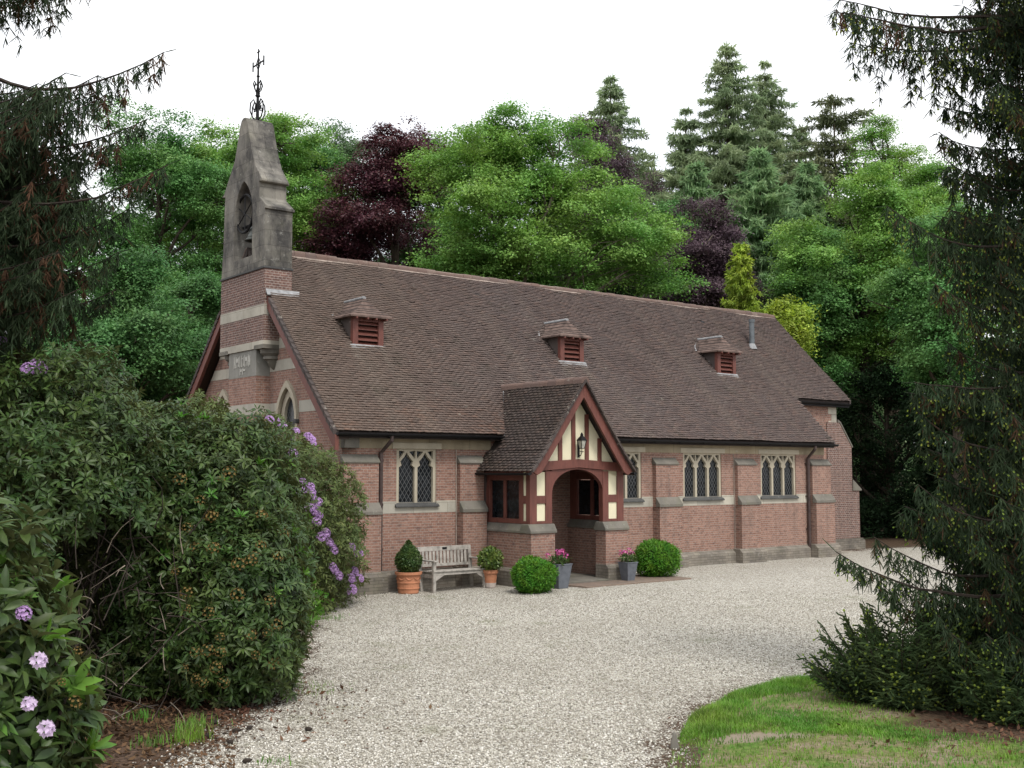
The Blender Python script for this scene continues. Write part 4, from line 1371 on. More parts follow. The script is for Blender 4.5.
def leaf_folded(P, D, N, L, Wd, droop=0.12, fold=0.18):
    """long leaves folded along the midrib and arched towards the tip: 8 triangles each"""
    D = unit(D); S = unit(np.cross(D, N)); N2 = unit(np.cross(S, D))
    st = []
    def c(f, dz): return P + D * (L * f)[:, None] - N2 * (L * dz)[:, None]
    a = c(0.32, -0.03); b = c(0.68, droop * 0.35); t = c(1.0, droop)
    up = N2 * (Wd * fold)[:, None]
    s1 = S * (Wd * 0.46)[:, None]; s2 = S * (Wd * 0.42)[:, None]
    V_ = np.stack([P, a - s1 + up, a, a + s1 + up, b - s2 + up, b, b + s2 + up, t], 1).reshape(-1, 3)
    base = (np.arange(len(P)) * 8)[:, None]
    F_ = np.concatenate([base + np.array(f) for f in ((0, 2, 1), (0, 3, 2), (1, 2, 5), (1, 5, 4), (2, 3, 6), (2, 6, 5), (4, 5, 7), (5, 6, 7))])
    return V_, F_


def ribbons(A, B, w0, w1):
    """needle-clad twigs: two crossed tapering strips from A to B"""
    D = unit(B - A)
    ref = np.tile([0.0, 0.0, 1.0], (len(A), 1)); ref[np.abs(D[:, 2]) > 0.9] = [1, 0, 0]
    S = unit(np.cross(D, ref)); T = np.cross(D, S)
    Mid = A * 0.45 + B * 0.55
    out = []
    for X in (S, T):
        out.append(np.stack([A - X * (w0 * .5)[:, None], Mid - X * w0[:, None], B - X * (w1)[:, None], B + X * (w1)[:, None], Mid + X * w0[:, None], A + X * (w0 * .5)[:, None]], 1))
    V_ = np.concatenate(out, 1).reshape(-1, 3)
    base = (np.arange(len(A)) * 12)[:, None]
    F_ = np.concatenate([base + np.array(f) for f in ((0, 1, 4, 5), (1, 2, 3, 4), (6, 7, 10, 11), (7, 8, 9, 10))])
    return V_, F_


def join(parts):
    Vs, Fs, n = [], [], 0
    for v, f in parts:
        Vs.append(v); Fs.append(f + n); n += len(v)
    return np.concatenate(Vs), np.concatenate(Fs)


M['bark'] = mat_plain('bark', (0.085, 0.068, 0.052), 0.9, 0.15, var=0.4, scale=6, stretch=(3, 3, 0.5))
M['pale_bark'] = mat_plain('pale_bark', (0.17, 0.145, 0.115), 0.9, 0.15, var=0.4, scale=6, stretch=(3, 3, 0.5))
M['twig'] = mat_plain('twig_bark', (0.04, 0.032, 0.026), 0.9, 0.15, var=0.4, scale=9)
M['dead_twig'] = mat_plain('dead_twig', (0.20, 0.165, 0.13), 0.9, 0.15, var=0.4, scale=9)
LF = {}
LF['light'] = mat_leaf('leaves_light', [(0.146, 0.292, 0.067), (0.178, 0.335, 0.076), (0.216, 0.367, 0.092)], 0.32, 0.55, 0.2)
LF['mid'] = mat_leaf('leaves_mid', [(0.098, 0.218, 0.067), (0.115, 0.253, 0.076), (0.138, 0.287, 0.086)], 0.3, 0.55, 0.2)
LF['deep'] = mat_leaf('leaves_deep', [(0.068, 0.165, 0.057), (0.088, 0.198, 0.066), (0.110, 0.231, 0.075)], 0.3, 0.55, 0.2)
LF['blue'] = mat_leaf('leaves_blue', [(0.085, 0.155, 0.075), (0.11, 0.19, 0.09), (0.14, 0.225, 0.105)], 0.3, 0.6, 0.2)
LF['copper'] = mat_leaf('leaves_copper', [(0.052, 0.022, 0.026), (0.078, 0.026, 0.037), (0.113, 0.037, 0.044), (0.095, 0.052, 0.048)], 0.25, 0.5, 0.3)
LF['plum'] = mat_leaf('leaves_plum', [(0.070, 0.045, 0.062), (0.095, 0.062, 0.076), (0.12, 0.085, 0.09)], 0.25, 0.6, 0.2)
LF['yellow'] = mat_leaf('leaves_yellow', [(0.270, 0.378, 0.061), (0.365, 0.459, 0.081), (0.216, 0.338, 0.061)], 0.35, 0.6, 0.2)
LF['fir'] = mat_leaf('needles_fir', [(0.197, 0.267, 0.148), (0.255, 0.325, 0.187), (0.315, 0.384, 0.227)], 0.4, 0.65, 0.15, clump=0.3)
LF['larch'] = mat_leaf('needles_larch', [(0.158, 0.270, 0.134), (0.213, 0.332, 0.166), (0.262, 0.381, 0.190)], 0.4, 0.65, 0.15, clump=0.3)
LF['pine'] = mat_leaf('needles_pine', [(0.132, 0.156, 0.090), (0.168, 0.198, 0.108), (0.204, 0.222, 0.126)], 0.25, 0.65, 0.15, clump=0.3)
LF['yew'] = mat_leaf('needles_yew', [(0.013, 0.031, 0.012), (0.018, 0.041, 0.015), (0.027, 0.054, 0.020)], 0.2, 0.6, 0.2)
LF['spruce'] = mat_leaf('needles_spruce', [(0.024, 0.044, 0.020), (0.034, 0.058, 0.026), (0.044, 0.072, 0.031), (0.032, 0.050, 0.026)], 0.15, 0.6, 0.2, clump=1.5)
LF['brown_needle'] = mat_leaf('needles_brown', [(0.075, 0.045, 0.026), (0.10, 0.058, 0.032), (0.055, 0.038, 0.026)], 0.15, 0.8, 0.1)
LF['shoot'] = mat_leaf('new_shoots', [(0.22, 0.30, 0.05), (0.28, 0.35, 0.07), (0.19, 0.26, 0.055)], 0.35, 0.6, 0.2)
LF['rhodo'] = mat_leaf('rhododendron_leaves', [(0.031, 0.063, 0.016), (0.045, 0.085, 0.020), (0.063, 0.108, 0.027), (0.038, 0.070, 0.020), (0.078, 0.118, 0.033)], 0.2, 0.42, 0.28, clump=1.2, under=(0.12, 0.12, 0.055))
LF['rhodo_far'] = mat_leaf('rhododendron_leaves_olive', [(0.052, 0.081, 0.021), (0.073, 0.108, 0.029), (0.099, 0.137, 0.038), (0.063, 0.091, 0.027), (0.129, 0.157, 0.054)], 0.18, 0.52, 0.2, clump=1.0, under=(0.14, 0.14, 0.06))
LF['fresh'] = mat_leaf('fresh_leaves', [(0.085, 0.20, 0.03), (0.12, 0.25, 0.045)], 0.35, 0.45, 0.35)
LF['spent'] = mat_leaf('spent_blossom', [(0.20, 0.13, 0.045), (0.27, 0.19, 0.07), (0.16, 0.10, 0.04)], 0.2, 0.8, 0.1)
LF['mauve'] = mat_leaf('mauve_petals', [(0.50, 0.31, 0.58), (0.60, 0.41, 0.68), (0.46, 0.27, 0.55)], 0.35, 0.6, 0.2)
LF['pale_mauve'] = mat_leaf('pale_mauve_petals', [(0.74, 0.60, 0.79), (0.80, 0.68, 0.84)], 0.35, 0.6, 0.2)
LF['pink'] = mat_leaf('pink_petals', [(0.62, 0.05, 0.22), (0.70, 0.20, 0.38), (0.45, 0.12, 0.50)], 0.3, 0.6, 0.2)
LF['globe'] = mat_leaf('globe_leaves', [(0.052, 0.162, 0.013), (0.076, 0.209, 0.019), (0.104, 0.257, 0.028)], 0.3, 0.55, 0.25, clump=5)
LF['box'] = mat_leaf('box_leaves', [(0.035, 0.072, 0.018), (0.055, 0.10, 0.024), (0.08, 0.13, 0.035)], 0.25, 0.45, 0.35, clump=6)
LF['laurel'] = mat_leaf('laurel_leaves', [(0.07, 0.12, 0.025), (0.11, 0.17, 0.035), (0.16, 0.21, 0.05)], 0.3, 0.45, 0.35, clump=6)
LF['grass'] = mat_leaf('grass_blades', [(0.085, 0.21, 0.025), (0.12, 0.27, 0.035), (0.16, 0.30, 0.055), (0.19, 0.25, 0.08)], 0.35, 0.55, 0.2, clump=1.2)
LF['litter'] = mat_leaf('dead_leaves', [(0.06, 0.032, 0.02), (0.10, 0.052, 0.03), (0.15, 0.085, 0.05), (0.05, 0.03, 0.022)], 0.1, 0.8, 0.1)


def limb(mb, a, b, ra, rb, r, bend=0.12, n=5, sides=6):
    a = np.array(a, float); b = np.array(b, float)
    L = np.linalg.norm(b - a); off = r.normal(0, bend * L, 3); off[2] = abs(off[2]) * 0.6
    pts = [a + (b - a) * (i / n) + off * math.sin(math.pi * i / n) for i in range(n + 1)]
    mb.tube(pts, [ra + (rb - ra) * i / n for i in range(n + 1)], sides, caps=False)
    return pts


def broad_tree(label, px, depth, top, hw, leaf, n=85000, seed=1, size=0.14, low=None, bark='bark', name='tree', group='trees behind the church', open_=0.0, blobs=36, cat='tree', flat=1.0, skirt=False, extra=()):
    r = np.random.default_rng(seed)
    n = int(n * 1.35); size *= 0.84
    base = at_px(px, depth); H = px_z(top, depth) - base.z; Rx = hw / F_PX * depth
    zlow = (px_z(low, depth) - base.z) if low else H * 0.28
    zlow = max(0.1, zlow)
    root = empty(name, base)
    tag(root, label, cat, group)
    zc = (H + zlow) / 2; Rz = (H - zlow) / 2
    tk = MB()
    lean = r.normal(0, 0.02 * H, 2)
    tp_ = [(lean[0] * k * k, lean[1] * k * k, H * 0.86 * k - 0.1) for k in np.linspace(0, 1, 9)]
    tr = 0.022 * H + 0.06
    tk.tube(tp_, [tr * (1.25 if i == 0 else 1) * (1 - 0.86 * i / 8) for i in range(9)], 8, caps=False)
    # lobes of the crown
    C_, Q_ = [], []
    for i in range(blobs):
        d = rand_dirs(r, 1)[0]
        k = 0.72 * r.uniform(0.35, 1.0) ** 0.5
        if i < 5: d = unit(np.array([[r.normal(0, .45), r.normal(0, .3), 1.0]]))[0]; k = r.uniform(0.62, 0.86)
        zrel = d[2] * k
        wid = math.sqrt(max(0.05, 1 - max(0, zrel) ** 2.2)) if zrel > 0 else math.sqrt(max(0.15, 1 - (zrel * 0.9) ** 2))
        c = np.array([d[0] * k * Rx * wid * 1.12, d[1] * k * Rx * wid * 1.12, zc + zrel * Rz])
        C_.append(c); Q_.append(r.uniform(0.20, 0.40) * min(Rx, Rz * 1.2) * (0.8 if i < 5 else 1))
    for ex, ey, er in extra:
        C_.append(np.array([(ex - px) / F_PX * depth, r.uniform(-1.5, 0.8), px_z(ey, depth) - base.z])); Q_.append(er / F_PX * depth)
    for c, q in zip(C_, Q_):
        z0 = min(max(zlow * 0.7, c[2] - np.hypot(c[0], c[1]) * r.uniform(0.7, 1.2)), H * 0.8)
        k = z0 / (H * 0.86)
        st = (lean[0] * k * k, lean[1] * k * k, z0)
        p = limb(tk, st, c, tr * (1 - 0.8 * k) * 0.45, 0.02, r)
        for j in range(3):
            limb(tk, p[3], c + rand_dirs(r, 1)[0] * q * 0.9, 0.03, 0.008, r, n=3, sides=4)
    tk.build('trunk', M[bark], root)
    C_ = np.array(C_); Q_ = np.array(Q_)
    if skirt:
        k = 20; a_ = r.uniform(0, 6.283, k)
        C_ = np.concatenate([C_, np.stack([np.cos(a_) * Rx * .7, np.sin(a_) * Rx * .7, r.uniform(0.3, 2.2, k)], 1)]); Q_ = np.concatenate([Q_, np.full(k, 0.32 * Rx)])
    # every lobe breaks up into boughs, every bough into sprays of leaves
    nb = 18
    bi = np.repeat(np.arange(len(C_)), nb)
    bd = rand_dirs(r, len(bi)); bd[:, 2] = bd[:, 2] * 0.85 + 0.12; bd = unit(bd)
    bq = Q_[bi] * r.uniform(0.15, 0.36, len(bi))
    bc = C_[bi] + bd * (Q_[bi] * r.uniform(0.45, 1.28, len(bi)))[:, None] * np.array([1.1, 1.1, 0.9])
    far_side = bc[:, 1] > 0.35 * Rx
    w = bq ** 2 * np.where(far_side, 0.35, 1.0); w /= w.sum()
    per = 22
    nc = n // per
    pick = r.choice(len(bc), nc, p=w)
    d = rand_dirs(r, nc); d[:, 2] = d[:, 2] * 0.8 + 0.25; d = unit(d)
    rad = bq[pick] * (0.35 + 0.85 * r.random(nc) ** 0.8) * (1 + open_ * np.abs(r.normal(0, 0.3, nc)))
    cen = bc[pick] + d * rad[:, None] * np.array([1.35, 1.35, 0.55 * flat])
    cen[:, 2] = np.maximum(cen[:, 2], 0.15)
    cr = size * r.uniform(1.0, 2.6, nc)
    rep_ = np.repeat(np.arange(nc), per)
    m = len(rep_)
    P = cen[rep_] + r.normal(0, 1, (m, 3)) * cr[rep_, None] * np.array([1, 1, 0.45])
    P[:, 2] -= 0.12 * (np.linalg.norm((P - cen[rep_])[:, :2], axis=1) ** 2) / (cr[rep_] + 1e-6)
    N_ = unit(d[rep_] * 0.45 + np.array([0, -0.1, 0.8]) + r.normal(0, 0.40, (m, 3)))
    D_ = unit(np.cross(N_, rand_dirs(r, m)))
    D_[:, 2] -= 0.25; D_ = unit(D_)
    L_ = size * r.uniform(0.55, 1.2, m)
    v, f = leaf_quads(P, D_, N_, L_, L_ * r.uniform(0.5, 0.75, m))
    mesh_np('crown', v, f, LF[leaf], root)
    return root


def conifer(label, px, depth, top, hw, leaf, seed=1, n_lev=52, low=0.05, group='trees behind the church', name='conifer', bark='bark', droop=0.25, dens=1.0, power=0.8, start=0.0, cat='conifer', size=0.34, spread=1.0):
    r = np.random.default_rng(seed)
    base = at_px(px, depth); H = px_z(top, depth) - base.z; Rb = hw / F_PX * depth
    root = empty(name, base); tag(root, label, cat, group)
    tk = MB(); tr = 0.012 * H + 0.05
    tk.tube([(0, 0, -0.1), (0, 0, H * .5), (0, 0, H * 0.99)], [tr, tr * .6, 0.015], 8, caps=False)
    A, B, W0 = [], [], []
    for lv in range(n_lev):
        k = start + (1 - start) * (lv + r.random() * 0.8) / n_lev
        z = H * (low + (0.99 - low) * k)
        ln = Rb * (1 - k) ** power + 0.12
        nb = int(5 + 4 * (1 - k))
        a0 = r.uniform(0, 6.28)
        for b in range(nb):
            a = a0 + 6.283 * b / nb + r.normal(0, 0.2); l = ln * r.uniform(0.6, 1.15)
            dv = np.array([math.cos(a), math.sin(a), 0])
            ns = max(4, int(l / 0.075 * dens))
            u = (np.arange(ns) + r.random(ns)) / ns
            zc = -droop * l * u * (1.25 - 0.75 * u) + 0.05 * l
            P = np.outer(u * l, dv) + np.stack([0 * u, 0 * u, z + zc], 1)
            if l > 0.8: tk.tube([P[0] * [0, 0, 1], P[ns // 2], P[-1]], [0.035, 0.02, 0.008], 4, caps=False)
            side = np.array([-dv[1], dv[0], 0])
            for sgn in (-1, 1):
                q = r.uniform(0.25, 0.55, ns) * (0.25 + 0.5 * l * (1 - u * 0.7)) * 0.8 * spread
                E_ = P + side * (sgn * q)[:, None] + dv * (q * 0.7)[:, None] + np.stack([0 * u, 0 * u, -q * r.uniform(0.1, 0.6, ns)], 1)
                A.append(P); B.append(E_); W0.append(np.full(ns, size * 0.07))
                # sprays off each side shoot
                for t in (0.3, 0.5, 0.7, 0.85, 1.0):
                    C0 = P * (1 - t) + E_ * t
                    E2 = C0 + r.normal(0, 0.13 * spread, (ns, 3)) + dv * 0.10 * spread + np.array([0, 0, -0.06])
                    A.append(C0); B.append(E2); W0.append(np.full(ns, size * 0.11))
            A.append(P[:-1]); B.append(P[1:]); W0.append(np.full(ns - 1, size * 0.14))
    A = np.concatenate(A); B = np.concatenate(B); W0 = np.concatenate(W0)
    D = unit(B - A); N_ = unit(np.array([0, 0, 1.0]) + r.normal(0, 0.5, A.shape))
    L_ = np.linalg.norm(B - A, axis=1) * 1.15 + 0.03
    v, f = leaf_quads(A, D, N_, L_, W0 * 2 * r.uniform(0.7, 1.3, len(A)))
    tk.build('trunk', M[bark], root)
    mesh_np('crown', v, f, LF[leaf], root)
    return root


# ---- trees behind the church, left to right
broad_tree('mid green broadleaf tree seen through the hanging curtains of the tallest twiggy spruce', 20, 44, 165, 95, 'mid', seed=11, low=470)
broad_tree('tall rounded mid green tree between the bare spruce limb tips and the bellcote', 150, 47, 90, 112, 'mid', n=140000, seed=12, low=430)
broad_tree('fresh green tree whose top stands behind the iron cross', 250, 50, 72, 92, 'light', n=120000, seed=13, low=430)
broad_tree('lower leafy tree between the rhododendrons and the bellcote', 118, 34, 245, 85, 'deep', n=80000, seed=14, low=470, size=0.13)
broad_tree('dark leafy tree brushing the north bargeboard of the gable', 195, 37, 255, 60, 'deep', n=70000, seed=15, low=480, size=0.13)
broad_tree('distant blue green tree between the iron cross and the copper beech', 335, 58, 92, 56, 'blue', n=55000, seed=16)
broad_tree('dark red copper beech rising behind the west end of the roof', 388, 49, 104, 78, 'copper', n=110000, seed=17, name='copper_beech')
broad_tree('mid green tree filling the gap between the fresh green tree and the copper beech', 305, 53, 112, 60, 'mid', n=70000, seed=44)
broad_tree('deep green tree low behind the copper beech and the big light green tree', 432, 54, 150, 56, 'deep', n=60000, seed=45)
broad_tree('mid green tree between the big light green tree and the purple beech', 668, 56, 175, 52, 'mid', n=60000, seed=46)
broad_tree('broad green tree far behind the bellcote pier, filling the wood', 200, 56, 128, 80, 'mid', n=80000, seed=47)
broad_tree('thin purple leaved tree between copper beech and the big light green tree', 430, 55, 96, 46, 'copper', n=42000, seed=18, open_=1.0, name='copper_beech')
broad_tree('big spreading light green tree behind the middle of the roof', 503, 45, 90, 94, 'light', n=165000, seed=19, blobs=46, bark='pale_bark', open_=0.4, low=345, extra=((582, 175, 36), (608, 208, 40), (636, 236, 36), (652, 258, 32), (625, 268, 44), (590, 250, 46), (560, 140, 30), (668, 225, 14)))
broad_tree('sparse plum purple tree in front of the dark pointed spruce', 606, 56, 82, 74, 'plum', n=85000, seed=20, open_=0.6, name='copper_beech')
conifer('dark grey pointed spruce rising behind the sparse plum purple tree', 613, 63, 60, 150, 'fir', seed=21)
broad_tree('dark purple beech low behind the ridge beside the yellow cypress', 702, 50, 172, 62, 'plum', n=70000, seed=22, name='copper_beech', open_=0.3)
conifer('narrow grey green fir, shortest of the three close together', 690, 66, 96, 130, 'fir', seed=23)
conifer('tallest grey green fir, its thin top above all the others', 733, 66, 24, 150, 'fir', seed=24)
conifer('thin topped fir, second tallest, between the tallest fir and the pine', 772, 68, 46, 140, 'fir', seed=25)
conifer('soft blue green larch below the two tallest firs', 765, 56, 135, 130, 'larch', seed=26, droop=0.15, dens=1.1)
conifer('larch of softer green between the purple beech and the firs', 700, 58, 150, 110, 'larch', seed=27, droop=0.15)
conifer('grey green fir low between the dark pointed spruce and the three close firs', 652, 68, 150, 110, 'fir', seed=52)
conifer('grey green fir between the second tallest fir and the old pine', 806, 69, 112, 110, 'fir', seed=53)
conifer('soft green larch filling the gap between the firs and the pine', 812, 60, 150, 110, 'larch', seed=43, droop=0.15)
conifer('sparse old pine with bare trunk and flat branches', 842, 62, 82, 90, 'pine', seed=28, n_lev=18, power=0.35, start=0.42, droop=0.02, dens=0.8, name='pine_tree', bark='pale_bark', cat='pine')
conifer('yellow green cypress standing just behind the roof ridge', 744, 43.5, 236, 42, 'yellow', seed=29, n_lev=70, droop=-0.2, name='cypress_tree', cat='cypress', size=0.26, spread=0.45, dens=1.8, power=0.65)
broad_tree('bright yellow green shrubby tree at the east end of the ridge', 785, 43.5, 280, 30, 'yellow', n=16000, seed=30, size=0.15, low=450)
broad_tree('large fresh green tree beside the east end of the church', 868, 48, 160, 88, 'light', n=135000, seed=31, low=420)
broad_tree('mid green tree directly behind the east gable', 826, 47, 215, 50, 'mid', n=75000, seed=32, low=440)
broad_tree('pale airy tree with sky showing through, above the large fresh green tree', 893, 60, 88, 58, 'light', n=46000, seed=33, open_=1.0)
broad_tree('light green tree between the airy tree and the yellow tipped spruce', 935, 52, 128, 52, 'light', n=70000, seed=48)
broad_tree('leafy green tree close behind the spruce with yellow tips', 960, 41, 190, 80, 'mid', n=80000, seed=34, low=430)
broad_tree('green tree almost hidden behind the trunk of the yellow tipped spruce', 1080, 44, 150, 100, 'mid', n=36000, seed=35, low=430)
broad_tree('dark yew with foliage to the ground beside the east buttress', 890, 46, 345, 62, 'yew', n=46000, seed=36, low=545, size=0.14, name='yew_tree', cat='yew', group='dark yews beyond the church', skirt=True)
broad_tree('broad dark yew beyond the gravel behind the yellow tipped spruce', 975, 43, 330, 75, 'yew', n=48000, seed=37, low=548, size=0.14, name='yew_tree', cat='yew', group='dark yews beyond the church', skirt=True)
broad_tree('dark yew farthest from the church, closing the clearing behind the spruce trunk', 1075, 39, 320, 80, 'yew', n=36000, seed=38, low=555, size=0.14, name='yew_tree', cat='yew', group='dark yews beyond the church', skirt=True)
# a bare pale branch leaning out of the purple beech
dbm = MB(); pts = [(676, 271, 49), (690, 262, 48.8), (703, 250, 48.5), (716, 232, 48.2)]
dp = [Vector(((x - 512) / F_PX * d, d, px_z(y, d))) for x, y, d in pts]
dbm.tube(dp, [0.09, 0.075, 0.05, 0.02], 6)
dbm.tube([dp[1], dp[1] + Vector((0.5, 0, -0.35))], [0.04, 0.01], 5); dbm.tube([dp[2], dp[2] + Vector((0.3, .2, 0.7))], [0.035, 0.01], 5)
beech = [o for o in COL.objects if o.get('label', '').startswith('dark purple beech')][0]
o = dbm.build('dead_branch', M['dead_twig'], beech); o.location = -beech.location

# ---- the wood beyond, one mass
r = np.random.default_rng(77)
n = 60000
x = r.uniform(-75, 85, n); y = 70 + r.normal(0, 4, n) + 0.004 * x ** 2
h = 11 + 4 * np.sin(x * 0.21) + 2.5 * np.sin(x * 0.53 + 1) + 1.5 * np.sin(x * 1.3)
z = h * r.random(n) ** 0.8
P = np.stack([x, y, z], 1) + r.normal(0, 0.3, (n, 3))
N_ = unit(np.array([0, -0.5, 0.7]) + r.normal(0, 0.5, (n, 3))); D_ = unit(np.cross(N_, rand_dirs(r, n)))
L_ = r.uniform(0.4, 0.9, n)
v, f = leaf_quads(P, D_, N_, L_, L_ * 0.65)
tag(mesh_np('woodland', v, f, LF['deep']), kind='stuff')


# ---- near spruces with hanging branchlets
def near_spruce(label, base, H, branches, seed, shoots=0.0, brown=0.12, curtain=1.0):
    r = np.random.default_rng(seed)
    root = empty('spruce_tree', base); tag(root, label, 'spruce', 'spruces framing the view')
    tk = MB(); tr = 0.021 * H
    tk.tube([(0, 0, -0.15), (0, 0, 0.3), (0, 0, H * .5), (0, 0, H)], [tr * 1.4, tr, tr * .6, 0.02], 12, caps=False)
    tk.build('trunk', M['bark'], root)
    bm_ = MB(); A, B, K = [], [], []
    SA, SB = [], []
    for z, az, ln, tip, cur, sag in branches:
        dv = np.array([math.sin(az), math.cos(az), 0.0])
        sd_ = np.array([dv[1], -dv[0], 0])
        m = 14
        u = np.linspace(0, 1, m)
        wob = np.cumsum(r.normal(0, 0.03, m)) * ln * 0.25
        zz = z - sag * ln * np.sin(np.pi * np.minimum(u * 0.85, 1)) + tip * ln * u ** 3 + np.cumsum(r.normal(0, .012, m)) * ln * .3
        C0 = np.outer(u * ln, dv) + np.outer(wob, sd_); C0[:, 2] = zz
        bm_.tube([tuple(p) for p in C0], [max(0.006, (0.010 + 0.009 * ln) * (1 - 0.9 * q)) for q in u], 5, caps=False)
        nb = int(ln * 17)
        uu = 0.12 + 0.88 * (np.arange(nb) + r.random(nb)) / nb
        for q in uu:
            i = min(int(q * (m - 1)), m - 2); fq = q * (m - 1) - i
            p0 = C0[i] * (1 - fq) + C0[i + 1] * fq
            s = 1 if r.random() < 0.5 else -1
            l2 = cur * curtain * r.uniform(0.35, 1.0) * (1.0 - 0.62 * q ** 2)
            out = r.uniform(0.10, 0.38) * l2
            k = max(3, int(l2 / 0.085))
            v_ = np.linspace(0, 1, k + 1)
            S_ = p0 + np.outer(np.sqrt(v_) * out, sd_ * s + dv * r.uniform(0, 0.8)) + np.outer(v_, [0, 0, -l2])
            S_[1:] += r.normal(0, 0.015, (k, 3))
            br = 1 if r.random() < brown * (0.4 + q) else 0
            A.append(S_[:-1]); B.append(S_[1:]); K.append(np.full(k, br))
            # short side twigs
            ns = k * 9
            t = r.integers(0, k + 1, ns); P_ = S_[t]
            e = r.normal(0, 1, (ns, 3)); e[:, 2] = -np.abs(e[:, 2]) * 1.0 - 1.1
            e = unit(e) * r.uniform(0.04, 0.15, ns)[:, None]
            A.append(P_); B.append(P_ + e); K.append(np.where(r.random(ns) < .05, 1, br))
            if shoots and r.random() < shoots:
                pk = r.random(ns) < 0.17
                SA.append((P_ + e * .95)[pk]); SB.append((P_ + e * 1.0 + unit(e) * 0.022)[pk])
        # needled tip of the branch itself
        A.append(C0[6:-1]); B.append(C0[7:]); K.append(np.zeros(m - 7, int))
        for q in range(8, m):
            e = dv * 0.10 + sd_ * r.choice([-1, 1]) * r.uniform(.05, .16) + np.array([0, 0, r.normal(0, .04)])
            A.append(C0[q:q + 1]); B.append(C0[q:q + 1] + e); K.append(np.zeros(1, int))
    bm_.build('limb', M['twig'], root)
    A = np.concatenate(A); B = np.concatenate(B); K = np.concatenate(K)
    w = r.uniform(0.0035, 0.0068, len(A))
    for kk, nm, mt in ((0, 'needle_foliage', 'spruce'), (1, 'brown_foliage', 'brown_needle')):
        s_ = K == kk
        if s_.any():
            v, f = ribbons(A[s_], B[s_] + unit(B[s_] - A[s_]) * 0.012, w[s_], w[s_] * 0.45)
            mesh_np(nm, v, f, LF[mt], root)
    if SA:
        SA = np.concatenate(SA); SB = np.concatenate(SB)
        v, f = ribbons(SA, SB, np.full(len(SA), 0.010), np.full(len(SA), 0.006))
        mesh_np('new_shoots', v, f, LF['shoot'], root)
    return root


rr = np.random.default_rng(40)
brs = []
for i in range(185):
    z = 0.35 + 9.0 * (i / 185) + rr.normal(0, 0.1)
    az = rr.uniform(-math.pi, math.pi)
    if rr.random() < 0.5: az = R(rr.uniform(-150, -20))      # fuller towards the open gravel
    ln = rr.uniform(0.9, 1.65) if z > 2.4 else rr.uniform(1.3, 2.1)
    brs.append((z, az, ln, rr.uniform(0.0, 0.22), rr.uniform(0.3, 0.62), rr.uniform(0.08, 0.22)))
for i in range(75):
    brs.append((rr.uniform(0.3, 3.8), R(rr.uniform(-170, -10)), rr.uniform(1.1, 1.9), rr.uniform(0, .2), rr.uniform(.35, .65), rr.uniform(.08, .25)))
for z, az, ln, tip, cur, sag in ((7.95, R(-95), 2.75, 0.05, 0.85, 0.05), (7.75, R(-100), 2.95, 0.0, 0.6, 0.05), (7.6, R(-84), 2.5, 0.05, 0.9, 0.05), (5.5, R(-95), 2.25, 0.1, 0.6, 0.2),
                                 (4.6, R(-100), 1.9, 0.1, 0.5, 0.15), (3.75, R(-96), 2.0, -0.02, 0.5, 0.10), (3.2, R(-92), 1.95, 0.12, 0.5, 0.22), (1.42, R(-97), 2.95, 0.14, 0.42, 0.08), (1.85, R(-88), 2.4, 0.1, 0.6, 0.18), (2.5, R(-104), 2.2, 0.1, 0.5, 0.2),
                                 (1.2, R(-90), 2.3, 0.15, 0.4, 0.25), (0.95, R(-110), 2.2, 0.2, 0.3, 0.25)):
    brs.append((z, az, ln, tip, cur, sag))
SPR = Vector((6.45, 12.6, 0)); SPR.z = gz(6.45, 12.6)
near_spruce('tall dark drooping spruce with yellow green shoot tips, standing in the grass verge', SPR, 15.0, brs, 41, shoots=0.7, brown=0.045)

rr = np.random.default_rng(50)
brs = []
for i in range(140):
    z = 4.5 + 2.15 * (i / 140) + rr.normal(0, 0.08)
    az = R(rr.uniform(20, 160)) if rr.random() < 0.75 else rr.uniform(-math.pi, math.pi)
    brs.append((z, az, rr.uniform(1.3, 2.4), rr.uniform(0, 0.18), rr.uniform(0.5, 0.95), rr.uniform(0.05, 0.2)))
for z, az, ln, tip, cur, sag in ((7.75, R(92), 3.2, -0.04, 0.62, 0.274), (6.75, R(90), 3.0, 0.02, 0.55, 0.2), (6.0, R(92), 3.3, 0.05, 0.6, 0.17), (6.35, R(86), 2.6, 0.05, 0.7, 0.15), (5.4, R(94), 2.9, 0.08, 0.55, 0.14), (4.95, R(90), 2.7, 0.08, 0.55, 0.14),
                                 (7.3, R(84), 2.4, 0.0, 0.95, 0.25), (7.2, R(100), 2.3, 0.0, 0.9, 0.25), (7.0, R(94), 2.6, 0.0, 0.95, 0.22), (8.25, R(95), 2.3, 0.0, 0.6, 0.1), (8.5, R(85), 2.35, 0.0, 0.75, 0.1), (8.1, R(80), 2.0, 0.0, 0.7, 0.1), (8.3, R(100), 2.0, 0.0, 0.7, 0.1), (4.45, R(95), 2.4, 0.1, 0.6, 0.1), (4.6, R(80), 2.6, .1, .6, .12)):
    brs.append((z, az, ln, tip, cur, sag))
SPL = Vector((-7.05, 12.2, 0)); SPL.z = gz(-7.05, 12.2)
near_spruce('dark spruce whose bare limbs hang with long twig curtains above the rhododendrons', SPL, 14.0, brs, 51, brown=0.11, curtain=1.0)


